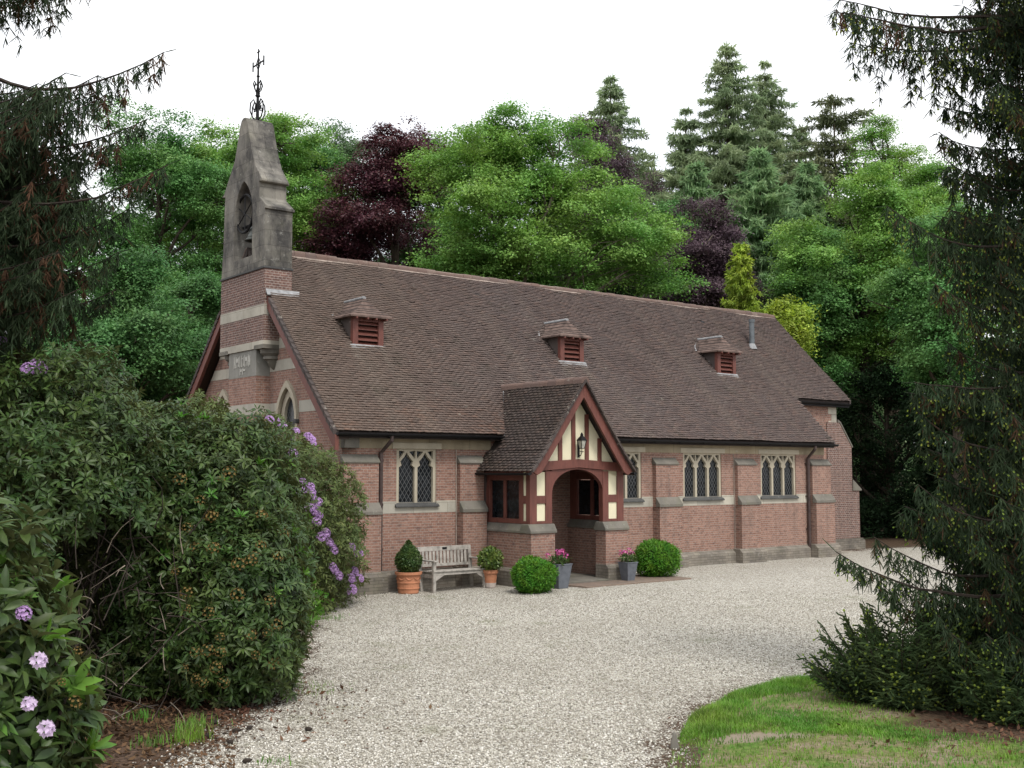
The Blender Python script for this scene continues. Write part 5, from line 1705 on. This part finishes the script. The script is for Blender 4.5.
# ---- low spreading spruce at the foot of the right one
def low_spruce(label, c, rx, ry, rz, n, seed):
    r = np.random.default_rng(seed)
    root = empty('young_spruce', c); tag(root, label, 'spruce', None)
    st = MB(); A, B, SA, SB = [], [], [], []
    for i in range(n):
        a = r.uniform(0, 6.283); el = r.uniform(0.05, 1.1)
        d = np.array([math.cos(a) * math.cos(el) * rx, math.sin(a) * math.cos(el) * ry, 0.12 + math.sin(el) * rz])
        L = r.uniform(0.75, 1.1)
        m = 10; u = np.linspace(0, 1, m)
        C0 = np.outer(u, d) * L; C0[:, 2] += -0.10 * np.sin(np.pi * u) * rx + 0.10 * rx * u ** 3
        C0 += np.cumsum(r.normal(0, 0.012, (m, 3)), 0)
        C0[:, 2] = np.maximum(C0[:, 2], 0.02)
        st.tube([tuple(p) for p in C0], [0.016 * (1 - .85 * q) for q in u], 4, caps=False)
        dv = unit(d[None])[0]; sd_ = unit(np.cross(dv, [0, 0, 1.0])[None])[0]
        for q in np.linspace(1.5, m - 1, 34):
            i0 = min(int(q), m - 2); p0 = C0[i0] + (C0[i0 + 1] - C0[i0]) * (q - i0)
            l2 = r.uniform(0.12, 0.38) * (1.15 - q / m)
            s = r.choice([-1, 1])
            e = (sd_ * s * 0.8 + dv * 0.75 + np.array([0, 0, r.normal(0.02, 0.18)])); e /= np.linalg.norm(e)
            E = p0 + e * l2; A.append(p0); B.append(E)
            for t in np.linspace(0.35, 1, max(2, int(l2 / 0.05))):
                c0 = p0 + e * l2 * t; f = e * 0.6 + sd_ * r.normal(0, .7) + np.array([0, 0, r.normal(0, .3)])
                f = f / np.linalg.norm(f) * r.uniform(0.04, 0.10)
                A.append(c0); B.append(c0 + f)
                if r.random() < 0.13: SA.append(c0 + f * .9); SB.append(c0 + f * 1.0 + f / np.linalg.norm(f) * 0.024)
    st.build('limb', M['twig'], root)
    A, B = np.array(A), np.array(B)
    w = r.uniform(0.006, 0.011, len(A))
    v, f = ribbons(A, B, w, w * .45); mesh_np('needle_foliage', v, f, LF['young'], root)
    SA, SB = np.array(SA), np.array(SB)
    v, f = ribbons(SA, SB, np.full(len(SA), .014), np.full(len(SA), .007)); mesh_np('new_shoots', v, f, LF['shoot'], root)
    return root


LF['young'] = mat_leaf('needles_young', [(0.040, 0.066, 0.024), (0.055, 0.088, 0.032), (0.075, 0.11, 0.04)], 0.2, 0.6, 0.2, clump=1.5)


def low_at(px, py, *a):
    g = px_ground(px, py); return Vector((g[0], g[1], gz(*g) + 0.05))


low_spruce('low spreading young spruce on the grass, its tips over the gravel edge', low_at(905, 705), 1.05, 0.9, 0.85, 150, 61)
low_spruce('smallest bushy young spruce, nearest the viewer, with yellow tips', low_at(1010, 722), 0.75, 0.7, 0.55, 90, 62)
low_spruce('young spruce half hidden behind the low spreading one, under the big spruce', low_at(1000, 676), 1.0, 1.0, 1.0, 110, 63)


# ---- rhododendrons
def truss_mesh(name, mat, petals=5, n=30, R_=0.07, seed=1, pl=0.85):
    r = np.random.default_rng(seed)
    k_ = np.arange(n) + 0.5; zz_ = 1 - 1.25 * k_ / n; ph = k_ * 2.39996
    d = np.stack([np.sqrt(1 - zz_ ** 2) * np.cos(ph), np.sqrt(1 - zz_ ** 2) * np.sin(ph), zz_], 1)
    d = unit(d + r.normal(0, .08, (n, 3)))
    P, D, N_ = [], [], []
    for q in d:
        c = q * R_ * np.array([1, 1, 0.8])
        a = np.cross(q, [0.3, 0.5, 0.81]); a /= np.linalg.norm(a); b = np.cross(q, a)
        a0 = r.uniform(0, 6)
        for k in range(petals):
            an = a0 + 6.283 * k / petals
            P.append(c); D.append(a * math.cos(an) + b * math.sin(an) + q * 0.45); N_.append(q)
    P = np.array(P); D = unit(np.array(D)); N_ = np.array(N_)
    L_ = r.uniform(0.030, 0.042, len(P)) * pl
    v, f = leaf_quads(P - D * 0.004, D, N_, L_, L_ * 0.85)
    me_o = mesh_np(name, v, f, mat)
    me = me_o.data; bpy.data.objects.remove(me_o)
    return me


TR = [truss_mesh('flower_truss', LF['mauve'], seed=s) for s in (1, 2, 3)]
TRP = [truss_mesh('flower_truss', LF['pale_mauve'], n=12, R_=0.06, seed=s, pl=1.6) for s in (4, 5)]
SPENT = [truss_mesh('spent_truss', LF['spent'], petals=5, n=16, R_=0.055, seed=s, pl=0.55) for s in (6, 7)]


def hit(px, py, ells):
    """where the line of sight first meets the bush, to set a flower on its surface"""
    p = math.atan2(88, 1128); a = (px - 512) / 1128; b = -(py - 384) / 1128
    d = np.array([a, math.cos(p) - b * math.sin(p), math.sin(p) + b * math.cos(p)]); o = np.array([0, 0, EYE])
    best = None
    for c, rad in ells:
        c = np.array(c); rad = np.array(rad) * 1.04
        oc = (o - c) / rad; dd = d / rad
        A_ = dd @ dd; B_ = oc @ dd; C_ = oc @ oc - 1
        disc = B_ * B_ - A_ * C_
        k = (-B_ - math.sqrt(disc)) / A_ if disc > 0 else -B_ / A_
        near = disc > 0
        if best is None or (near, -k) > best[0]: best = ((near, -k), o + d * k, unit(((o + d * k - c) / rad ** 2)[None])[0])
    return best[1], best[2]


def rhodo(label, ells, base, dens, leaf, Ls, seed, holes=(), flowers=(), pale=(), spent=0, spent_px=None, fresh=0.0, twigs=0, layers=(1.0, 0.86, 0.7), group='rhododendrons along the gravel', fl_scale=1.0):
    r = np.random.default_rng(seed)
    base = Vector(base)
    root = empty('rhododendron', base); tag(root, label, 'rhododendron', group)
    off = np.array(base)
    Pc, Ax = [], []
    for c, rad in ells:
        c = np.array(c); rad = np.array(rad)
        area = 4 * math.pi * ((rad[0] * rad[1]) ** 1.6 / 3 + (rad[0] * rad[2]) ** 1.6 / 3 + (rad[1] * rad[2]) ** 1.6 / 3) ** (1 / 1.6)
        for ly, dn in zip(layers, (1.0, 0.55, 0.35)):
            n = int(area * dens * dn)
            d = rand_dirs(r, n)
            wv = 1 + 0.07 * np.sin(d[:, 0] * 7 + seed) + 0.06 * np.sin(d[:, 2] * 9 + d[:, 1] * 6 + seed * 2) + r.normal(0, 0.045, n)
            p = c + d * rad * (ly * wv)[:, None]
            nn = unit(d / rad)
            ok = p[:, 2] > 0.06
            for c2, r2 in ells:
                if c2 is not None and not np.allclose(c2, c):
                    ok &= (((p - np.array(c2)) / (np.array(r2) * 0.8)) ** 2).sum(1) > 1
            for c2, r2 in holes:
                ok &= (((p - np.array(c2)) / np.array(r2)) ** 2).sum(1) > r.uniform(0.75, 1.1, n)
            Pc.append(p[ok]); Ax.append(nn[ok])
    Pc = np.concatenate(Pc); Ax = np.concatenate(Ax)
    n = len(Pc)
    Ax = unit(Ax * 0.75 + np.array([0, 0, 0.5]) + r.normal(0, 0.40, (n, 3)))
    per = 8
    ref = unit(np.cross(Ax, rand_dirs(r, n))); ref2 = np.cross(Ax, ref)
    k = np.tile(np.arange(per), n); i = np.repeat(np.arange(n), per); m = len(i)
    an = 6.283 * k / per + r.normal(0, 0.22, m) + np.repeat(r.uniform(0, 6.28, n), per)
    lift = r.normal(0.2, 0.42, m)
    D_ = unit(ref[i] * np.cos(an)[:, None] + ref2[i] * np.sin(an)[:, None] + Ax[i] * lift[:, None] + np.array([0, 0, -0.12]))
    N_ = unit(Ax[i] + r.normal(0, 0.12, (m, 3)))
    L_ = Ls * r.uniform(0.65, 1.2, m)
    P = Pc[i] + D_ * 0.012 - off
    is_new = np.repeat(r.random(n) < fresh, per)
    D2 = unit(D_ + Ax[i] * 0.9); D_ = np.where(is_new[:, None], D2, D_)
    for sel, nm, mt in ((~is_new, 'foliage', leaf), (is_new, 'young_leaves', 'fresh')):
        if sel.any():
            v, f = leaf_folded(P[sel], D_[sel], N_[sel], L_[sel], L_[sel] * r.uniform(0.27, 0.36, sel.sum()), droop=0.14)
            mesh_np(nm, v, f, LF[mt], root, smooth=False)
    # stems from the base out to the leaves
    st = MB()
    for c, rad in ells:
        for _ in range(26):
            own = Pc[(((Pc - c) / rad) ** 2).sum(1) < 1.3]
            q = own[r.integers(len(own))]
            if any((((q - np.array(c2)) / np.array(r2)) ** 2).sum() < 1.6 for c2, r2 in holes): continue
            foot = np.array([c[0], c[1], 0]) + np.array([r.normal(0, rad[0] * .18), r.normal(0, rad[1] * .18), 0])
            limb(st, foot - off, (q - off) * 1.0, 0.018, 0.005, r, bend=0.05, n=5, sides=5)
    for c2, r2 in holes:
        for _ in range(twigs):
            a = np.array(c2) + rand_dirs(r, 1)[0] * np.array(r2) * r.uniform(0.3, 1.1); a[2] = max(a[2], 0.05)
            b = a + r.normal(0, 0.28, 3) + np.array([0.0, -0.1, 0.12]); b[2] = max(b[2], 0.05)
            limb(st, a - off, b - off, 0.008, 0.003, r, bend=0.12, n=3, sides=4)
    st.build('stem', M['twig'], root)
    if twigs:
        dw = MB()
        for c2, r2 in holes:
            for _ in range(int(twigs * 0.6)):
                a = np.array(c2) + rand_dirs(r, 1)[0] * np.array(r2) * r.uniform(0.5, 1.15); a[2] = max(a[2], 0.05)
                b = a + r.normal(0, 0.25, 3); b[2] = max(b[2], 0.05)
                limb(dw, a - off, b - off, 0.006, 0.002, r, bend=0.15, n=3, sides=4)
        dw.build('bare_tangle', M['dead_twig'], root)['kind'] = 'stuff'

    def put(name, me, pos, nrm, sc):
        o = bpy.data.objects.new(name, me); COL.objects.link(o); o.parent = root
        ax = Vector(nrm) + Vector((0, 0, 0.6)); ax.normalize()
        o.rotation_euler = ax.to_track_quat('Z', 'Y').to_euler(); o.location = Vector(pos) - base; o.scale = (sc,) * 3
    for j, (x, y) in enumerate(flowers):
        q, nn = hit(x, y, ells); put('flower_truss', TR[j % 3], q + nn * 0.04, nn, r.uniform(0.8, 1.2) * fl_scale)
    for j, (x, y) in enumerate(pale):
        q, nn = hit(x, y, ells); put('flower_truss', TRP[j % 2], q + nn * 0.05, nn, r.uniform(0.9, 1.15) * fl_scale)
    if spent_px:
        for j in range(spent):
            x = r.uniform(spent_px[0], spent_px[2]); y = r.uniform(spent_px[1], spent_px[3])
            q, nn = hit(x, y, ells); put('spent_truss', SPENT[j % 2], q + nn * 0.05, nn, r.uniform(0.8, 1.3) * fl_scale)
    return root


FAR_FL = [(301.6, 482.5), (309, 487.5), (303, 490.6), (311, 493), (298, 493), (312, 499), (316.6, 502.5), (309, 508), (314, 513), (318, 515.6), (315, 522), (305.6, 511), (324, 533), (319, 537),
          (327.5, 542), (331, 546), (332, 550), (350, 546), (354, 553), (358, 553), (352.5, 571), (349, 577.5), (351, 581), (358, 578), (350.5, 589), (346, 590.6), (268, 421), (277, 423),
          (282, 428), (292, 455), (295, 433), (307, 438), (310, 441), (312, 445), (330.6, 566.6), (333, 570), (337, 575), (287, 580.6), (314, 506)]
rhodo('large olive green rhododendron by the west gable, dotted with many mauve trusses', [((-4.62, 21.6, 1.35), (1.62, 2.2, 2.05)), ((-5.6, 20.6, 1.5), (1.5, 2.0, 2.25))], (-4.9, 21.3, 0), 95, 'rhodo_far', 0.095, 71, flowers=FAR_FL)
rhodo('broad rhododendron in front of the gable with a flat olive top and no flowers', [((-6.3, 18.2, 1.6), (1.9, 1.9, 2.1))], (-6.3, 18.2, 0), 90, 'rhodo_far', 0.095, 72)
rhodo('rhododendron beside the gravel bearing many tan spent trusses', [((-3.72, 14.0, 1.55), (1.2, 1.3, 1.75)), ((-3.15, 13.1, 1.0), (0.82, 0.9, 1.15))], (-3.6, 13.8, 0), 115, 'rhodo', 0.098, 73,
      spent=38, spent_px=(165, 470, 285, 680), fresh=0.02)
rhodo('tall dark rhododendron under the spruce curtain, with a bare twiggy hollow', [((-5.35, 12.6, 1.9), (1.55, 1.4, 2.05)), ((-4.55, 13.6, 1.5), (1.1, 1.2, 1.7))], (-5.2, 12.8, 0), 105, 'rhodo', 0.105, 74,
      holes=[((-4.15, 12.0, 0.95), (1.0, 1.1, 1.25))], twigs=75, flowers=[(37, 367), (29, 372), (41, 372), (2, 345)])
rhodo('nearest rhododendron with big long leaves and pale mauve blooms', [((-2.66, 5.35, 1.40), (0.62, 0.62, 1.02)), ((-2.50, 5.2, 0.75), (0.52, 0.5, 0.72))], (-2.6, 5.3, 0), 95, 'rhodo', 0.125, 75,
      flowers=[(18, 616)], pale=[(31, 662), (22, 704), (38, 728)], spent=5, spent_px=(50, 620, 75, 720), fresh=0.10, fl_scale=0.42)
# a young light green shrub at the edge of the gravel
def leafy_ball(name, mat, rad, n, size, seed, shape=None, core=True, parent=None, wl=0.6, jitter=0.06, up=0.3):
    r = np.random.default_rng(seed)
    d = rand_dirs(r, n)
    s = (1 + r.normal(0, jitter, n))
    k = np.where(r.random(n) < 0.3, r.uniform(0.75, 0.95, n), 1.0) * s
    P = d * np.array(rad) * k[:, None]
    if shape: P = shape(P, d)
    N_ = unit(d / np.array(rad) + r.normal(0, 0.55, (n, 3)))
    D_ = unit(np.cross(N_, rand_dirs(r, n)) + d * 0.5 + np.array([0, 0, up]))
    L_ = size * r.uniform(0.6, 1.3, n)
    v, f = leaf_quads(P, D_, N_, L_, L_ * wl)
    return mesh_np(name, v, f, mat, parent)


ys = empty('young_shrub', low_at(304, 632)); ys.location.z -= 0.05; tag(ys, 'small light green shrub at the gravel edge below the mauve trusses', 'shrub')
o = leafy_ball('foliage', LF['fresh'], (0.28, 0.28, 0.30), 420, 0.10, 81, parent=ys, jitter=0.2); o.location.z = 0.36
s_ = MB()
rr = np.random.default_rng(82)
for _ in range(9): limb(s_, (0, 0, -0.02), (rr.normal(0, .15), rr.normal(0, .15), rr.uniform(.25, .55)), 0.008, 0.003, rr, n=3, sides=4)
s_.build('stem', M['twig'], ys)


# ---- clipped globes, potted shrubs, planters
def place(s, t): return on_ground(s, t)


def globe(label, s, t, rx, rz, seed, zoff=0.0):
    root = empty('globe_shrub', place(s, t) + Vector((0, 0, zoff))); tag(root, label, 'shrub', 'clipped globes beside the porch')
    o = leafy_ball('foliage', LF['globe'], (rx, rx, rz), 10500, 0.06, seed, parent=root, wl=0.4, jitter=0.06, shape=lambda P, d: P * (1 + 0.045 * np.sin(d[:, :1] * 5 + seed) + 0.04 * np.sin(d[:, 2:] * 6 + d[:, 1:2] * 4))) ; o.location.z = rz * 0.94
    MB().lathe([(rx * .35, -rz * .78), (rx * .8, -rz * .4), (rx * .9, 0), (rx * .8, rz * .4), (rx * .35, rz * .8)], 18, (0, 0, rz * .94)).build('dark_core', M['yew_core'], root)
    MB().tube([(0, 0, -0.05), (0, 0, rz)], [0.035, 0.02], 7).build('stem', M['bark'], root)


M['yew_core'] = mat_plain('dark_core', (0.02, 0.04, 0.012), 0.95, 0.05)  # solid dark green core filling the clipped shrubs inside their leaves
globe('smaller bright green clipped globe between the porch wall and the pink planter', 3.24, -2.38, 0.43, 0.36, 91)
globe('larger bright green clipped globe shrub against the nave wall beside the porch', 7.49, -1.75, 0.51, 0.43, 92)


def pot(prof, n, sides_mat, root, name='pot'):
    return MB().lathe(prof, n).build(name, sides_mat, root, smooth=False)


p1 = empty('potted_box_shrub', place(1.29, -0.62)); tag(p1, 'clipped box cone in a large ribbed terracotta pot at the bench end', 'potted shrub')
pot([(0.20, 0), (0.215, 0.02), (0.222, 0.10), (0.236, 0.105), (0.238, 0.125), (0.226, 0.13), (0.235, 0.22), (0.248, 0.225), (0.248, 0.245), (0.238, 0.25), (0.248, 0.38), (0.285, 0.40), (0.29, 0.45), (0.25, 0.452), (0.24, 0.40)], 28, M['terracotta'], p1)
sw = MB()
for k in range(9):
    a = 6.283 * k / 9
    sw.tube([(0.246 * math.cos(a + d), 0.246 * math.sin(a + d), 0.345 - 0.05 * math.sin(math.pi * (d + .3) / .6)) for d in np.linspace(-.3, .3, 6)], 0.012, 5)
sw.build('swag', M['terracotta'], p1)
MB().lathe([(0.24, 0.40), (0.235, 0.42)], 20).build('soil', M['soil'], p1)


def cone_shape(P, d):
    z = P[:, 2] / 0.34
    k = np.where(z > 0, np.clip(1 - np.clip(z, 0, 1) ** 1.25, 0.05, 1) / np.sqrt(np.clip(1 - np.clip(z, 0, 1) ** 2, 0.02, 1)), 1.0)
    P[:, :2] *= np.clip(k, 0.35, 1.0)[:, None]
    return P


o = leafy_ball('foliage', LF['box'], (0.265, 0.265, 0.345), 4200, 0.045, 93, parent=p1, wl=0.6, shape=cone_shape, jitter=0.04); o.location.z = 0.73
MB().lathe([(0.12, .46), (0.21, .58), (0.22, .75), (0.14, .95), (0.04, 1.03)], 14).build('dark_core', M['yew_core'], p1)

p2 = empty('potted_laurel', place(3.16, -1.0)); tag(p2, 'loose rounded shrub in a small terracotta pot with whitened base between bench and porch', 'potted shrub')
pot([(0.105, 0), (0.112, 0.02), (0.145, 0.31), (0.165, 0.315), (0.168, 0.385), (0.14, 0.388), (0.135, 0.34)], 24, M['terracotta'], p2)
MB().lathe([(0.1075, 0.002), (0.1145, 0.02), (0.1255, 0.11)], 24).build('lime_bloom', M['lime'] if 'lime' in M else M['plinth'], p2)
MB().lathe([(0.135, 0.34), (0.13, 0.36)], 16).build('soil', M['soil'], p2)
o = leafy_ball('foliage', LF['laurel'], (0.22, 0.22, 0.23), 1500, 0.075, 94, parent=p2, jitter=0.12); o.location.z = 0.60
MB().tube([(0, 0, .3), (0, 0, .6)], [0.02, 0.01], 6).build('stem', M['bark'], p2)


def planter(label, s, t, h, w0, w1, seed, fl):
    root = empty('flower_planter', place(s, t), AX); tag(root, label, 'planter', 'slate grey planters at the porch entrance')
    b = MB()
    b.hexa([(-w0, -w0, 0), (w0, -w0, 0), (w0, w0, 0), (-w0, w0, 0), (-w1, -w1, h), (w1, -w1, h), (w1, w1, h), (-w1, w1, h)])
    b.build('pot', M['planter'], root, bevel=0.008)
    r_ = MB(); e = w1 + .008
    for x0, x1, y0, y1 in ((-e, e, -e, -e + .03), (-e, e, e - .03, e), (-e, -e + .03, -e + .03, e - .03), (e - .03, e, -e + .03, e - .03)): r_.box(x0, x1, y0, y1, h + .001, h + .025)
    r_.build('rim', M['planter'], root, bevel=.004)
    MB().box(-w1 + .03, w1 - .03, -w1 + .03, w1 - .03, h + .001, h + .012).build('soil', M['soil'], root)
    r = np.random.default_rng(seed)
    o = leafy_ball('foliage', LF['box'], (w1 * 1.0, w1 * 1.0, 0.10), 380, 0.06, seed, parent=root, jitter=0.15); o.location.z = h + 0.08
    for _ in range(fl):
        q = bpy.data.objects.new('blossom', TRPINK); COL.objects.link(q); q.parent = root
        q.location = (r.normal(0, w1 * .55), r.normal(0, w1 * .55), h + r.uniform(0.17, 0.30)); q.scale = (r.uniform(.8, 1.25),) * 3; q.rotation_euler = (r.normal(0, .4), r.normal(0, .4), r.uniform(0, 6))


TRPINK = truss_mesh('blossom', LF['pink'], n=8, R_=0.05, seed=9)
planter('larger slate grey tapered planter of pink flowers beside the smaller clipped globe', 4.11, -2.2, 0.50, 0.13, 0.195, 95, 9)
planter('smaller slate grey planter with few pink flowers beside the larger clipped globe', 6.19, -2.14, 0.42, 0.10, 0.16, 96, 6)

# ---- grass, litter, loose stones
def polypts(r, poly, n, margin=0.0):
    poly = np.array(poly); lo, hi = poly.min(0), poly.max(0)
    P = r.uniform(lo, hi, (n * 3, 2)); d = seg_dist(P, poly)
    P = P[d > margin]; return P[:n]


r = np.random.default_rng(101)
P = polypts(r, VERGE, 420000, 0.02)
P = P[(P[:, 1] > 8.0) & (P[:, 1] < 16) & (P[:, 0] < 9) & (P[:, 0] > 0)]
d = seg_dist(P, VERGE)
pat = wavy(P, 21, k0=1.2, k1=9) * 1.5 + 0.28
edge_g = np.exp(-((d - 0.25) / 0.22) ** 2) * (P[:, 1] > 11.2)
shade = np.hypot((P[:, 0] - 5.9) / 2.1, (P[:, 1] - 11.8) / 1.4) < r.uniform(0.8, 1.1, len(P))
bare = np.clip(np.hypot((P[:, 0] - 2.35 - wavy(P, 61, k0=2, k1=8) * .12) / 0.62, (P[:, 1] - 11.15) / 0.24) - 0.45, 0.04, 1)
keep = (r.random(len(P)) < np.clip(pat * 0.8 + edge_g * 1.2, 0.13, 1) * bare) & ~shade
P, d, edge_g = P[keep], d[keep], edge_g[keep]
n = len(P)
h = (0.02 + 0.028 * r.random(n)) * (1 + 0.9 * edge_g) * (1 + 0.5 * np.clip(wavy(P, 33, k0=1, k1=6), 0, 1))
Z = ground_z(P[:, 0], P[:, 1]) + verge_lift(P, d + wavy(P, 9) * 0.12) - 0.004
a = r.uniform(0, 6.283, n); lean = r.uniform(0.1, 0.9, n)
b0 = np.column_stack([P, Z]); S_ = np.column_stack([np.cos(a), np.sin(a), 0 * a]) * 0.004
L3 = np.column_stack([-np.sin(a), np.cos(a), 0 * a])
mid = b0 + L3 * (h * lean * .3)[:, None] + np.array([0, 0, 1.0]) * (h * .6)[:, None]
tip = b0 + L3 * (h * lean)[:, None] + np.array([0, 0, 1.0]) * h[:, None]
v = np.stack([b0 - S_, b0 + S_, mid + S_ * .8, tip, mid - S_ * .8], 1).reshape(-1, 3)
base_ = (np.arange(n) * 5)[:, None]
f = np.concatenate([base_ + np.array(q) for q in ((0, 1, 2), (0, 2, 4), (4, 2, 3))])
tag(mesh_np('grass', v, f, LF['grass']), kind='stuff')
# tufts at the left edge of the gravel
tf = []
for (x, y), hh, nn, sp in ((px_ground(188, 742), .22, 130, .10), (px_ground(195, 728), .16, 90, .10), (px_ground(140, 720), .14, 60, .1), (px_ground(300, 693), .05, 90, .22), (px_ground(318, 688), .04, 70, .2), (px_ground(272, 762), .05, 60, .08), (px_ground(150, 745), .12, 50, .1), (px_ground(330, 622), .07, 90, .18)):
    px_ = r.normal(x, sp, nn); py_ = r.normal(y, sp, nn); a = r.uniform(0, 6.283, nn); h = hh * r.uniform(.5, 1.1, nn); ln = r.uniform(.1, .7, nn)
    b0 = np.column_stack([px_, py_, ground_z(px_, py_)]); S_ = np.column_stack([np.cos(a), np.sin(a), 0 * a]) * .004; L3 = np.column_stack([-np.sin(a), np.cos(a), 0 * a])
    mid = b0 + L3 * (h * ln * .3)[:, None] + np.array([0, 0, 1.]) * (h * .6)[:, None]; tip = b0 + L3 * (h * ln)[:, None] + np.array([0, 0, 1.]) * h[:, None]
    tf.append((np.stack([b0 - S_, b0 + S_, mid + S_ * .8, tip, mid - S_ * .8], 1).reshape(-1, 3), np.concatenate([(np.arange(nn) * 5)[:, None] + np.array(q) for q in ((0, 1, 2), (0, 2, 4), (4, 2, 3))])))
v, f = join(tf)
tag(mesh_np('tufts_of_grass', v, f, LF['grass']), kind='stuff')

# dead leaves and cones under the rhododendrons and the spruce
r = np.random.default_rng(111)
Q = np.array([px_ground(*q) for q in ((-50, 900), (60, 720), (130, 690), (210, 690), (290, 660), (300, 640), (310, 660), (250, 710), (235, 768), (200, 900))])
P1 = polypts(r, Q, 5200)
P2 = np.column_stack([r.normal(6.0, 1.1, 1800), r.normal(11.3, 0.7, 1800)])
P3 = np.column_stack([r.normal(-4.0, 1.2, 1800), r.normal(12.4, 0.9, 1800)])
P4 = polypts(r, GRAVEL, 420); P4 = P4[P4[:, 1] > 8]
P = np.concatenate([P1, P2, P3, P4]); n = len(P)
Z = ground_z(P[:, 0], P[:, 1]) + 0.012
dv = seg_dist(P, VERGE); Z += np.where(dv > -0.1, verge_lift(P, dv) + 0.005, 0)
N_ = unit(np.array([0, 0, 1.0]) + r.normal(0, .45, (n, 3))); D_ = unit(np.cross(N_, rand_dirs(r, n)))
L_ = r.uniform(.03, .09, n); L_[-len(P4):] *= .55
v, f = leaf_quads(np.column_stack([P, Z]), D_, N_, L_, L_ * .45)
tag(mesh_np('leaf_litter', v, f, LF['litter']), kind='stuff')

# loose gravel near the viewer
m = NT('loose_stone')
big = m.noise(0.42, detail=6, rough=0.6); gr = m.noise(0.8, detail=7, rough=0.65)
c = m.ramp(m.rand(), [(0.0, (0.17, 0.155, 0.125)), (0.25, (0.34, 0.315, 0.265)), (0.55, (0.50, 0.47, 0.40)), (0.8, (0.63, 0.60, 0.53)), (1.0, (0.78, 0.76, 0.71))])
c = m.mix(m.ramp(big, [(0.42, 0.0), (0.66, 0.5)]), c, m.mix(0.55, c, (0.24, 0.21, 0.165)))
c = m.mix(m.ramp(gr, [(0.57, 0.0), (0.68, 0.5)]), c, (0.17, 0.18, 0.09))
M['loose_stone'] = m.done(c, 0.85, 0.25)
r = np.random.default_rng(121)
n = 150000
y = 8.6 + 15.5 * r.random(n) ** 1.25; x = r.uniform(-0.42, 0.50, n) * y
P = np.column_stack([x, y]); dg = seg_dist(P, GRAVEL)
P = P[(dg + r.normal(0, 0.25, n) > 0.12)]; n = len(P)
O8 = np.array([(1, 0, 0), (-1, 0, 0), (0, 1, 0), (0, -1, 0), (0, 0, 1), (0, 0, -1)], float)
an = r.uniform(0, 6.283, n); sz = r.uniform(.006, .0135, n)
ca, sa = np.cos(an), np.sin(an)
v = np.empty((n, 6, 3))
sx = sz * r.uniform(.9, 1.5, n); sy = sz * r.uniform(.7, 1.1, n); s3 = sz * r.uniform(.6, 1.0, n)
J = O8[None] * np.stack([sx, sy, s3], 1)[:, None] + r.normal(0, .0022, (n, 6, 3))
v[..., 0] = J[..., 0] * ca[:, None] - J[..., 1] * sa[:, None] + P[:, 0:1]
v[..., 1] = J[..., 0] * sa[:, None] + J[..., 1] * ca[:, None] + P[:, 1:2]
v[..., 2] = J[..., 2] + (ground_z(P[:, 0], P[:, 1]) + s3 * .5)[:, None]
T8 = np.array([(0, 2, 4), (2, 1, 4), (1, 3, 4), (3, 0, 4), (2, 0, 5), (1, 2, 5), (3, 1, 5), (0, 3, 5)])
f = (np.arange(n) * 6)[:, None, None] + T8[None]
tag(mesh_np('loose_gravel', v.reshape(-1, 3), f.reshape(-1, 3), M['loose_stone']), kind='stuff')

# fallen cones and bark scraps
CONE = MB().lathe([(0.004, 0), (0.016, .012), (0.019, .03), (0.014, .055), (0.004, .075)], 8).build('spruce_cone', M['litter'] if 'litter' in M else M['twig'])
cme = CONE.data; bpy.data.objects.remove(CONE)
for (x, y), l in (((228, 705), None), ((214, 725), None), ((232, 733), None), ((233, 745), None), ((247, 731), None), ((242, 764), None), ((305, 731), 'dark cone lying alone out on the pale gravel'), ((204, 739), None)):
    g = px_ground(x, y); o = bpy.data.objects.new('spruce_cone', cme); COL.objects.link(o)
    o.location = (g[0], g[1], gz(*g) + .02); o.rotation_euler = (R(84), 0, random.Random(x).uniform(0, 6)); s_ = 1.25; o.scale = (s_,) * 3
    tag(o, l or 'brown fallen cone among dead leaves beside the rhododendrons', 'cone', 'fallen cones by the rhododendrons')
# small grey marker stone at the corner of the grass
g = px_ground(674.5, 748)
ms = MB(); ms.hexa([(-.05, -.04, -.05), (.05, -.04, -.05), (.055, .04, -.05), (-.045, .04, -.05), (-.012, -.015, .15), (.02, -.012, .14), (.018, .015, .145), (-.014, .012, .155)])
o = ms.build('marker_stone', M['cap'], None, bevel=.012); o.location = (g[0], g[1], gz(*g)); tag(o, 'small pointed grey stone at the tip of the grass verge', 'stone')
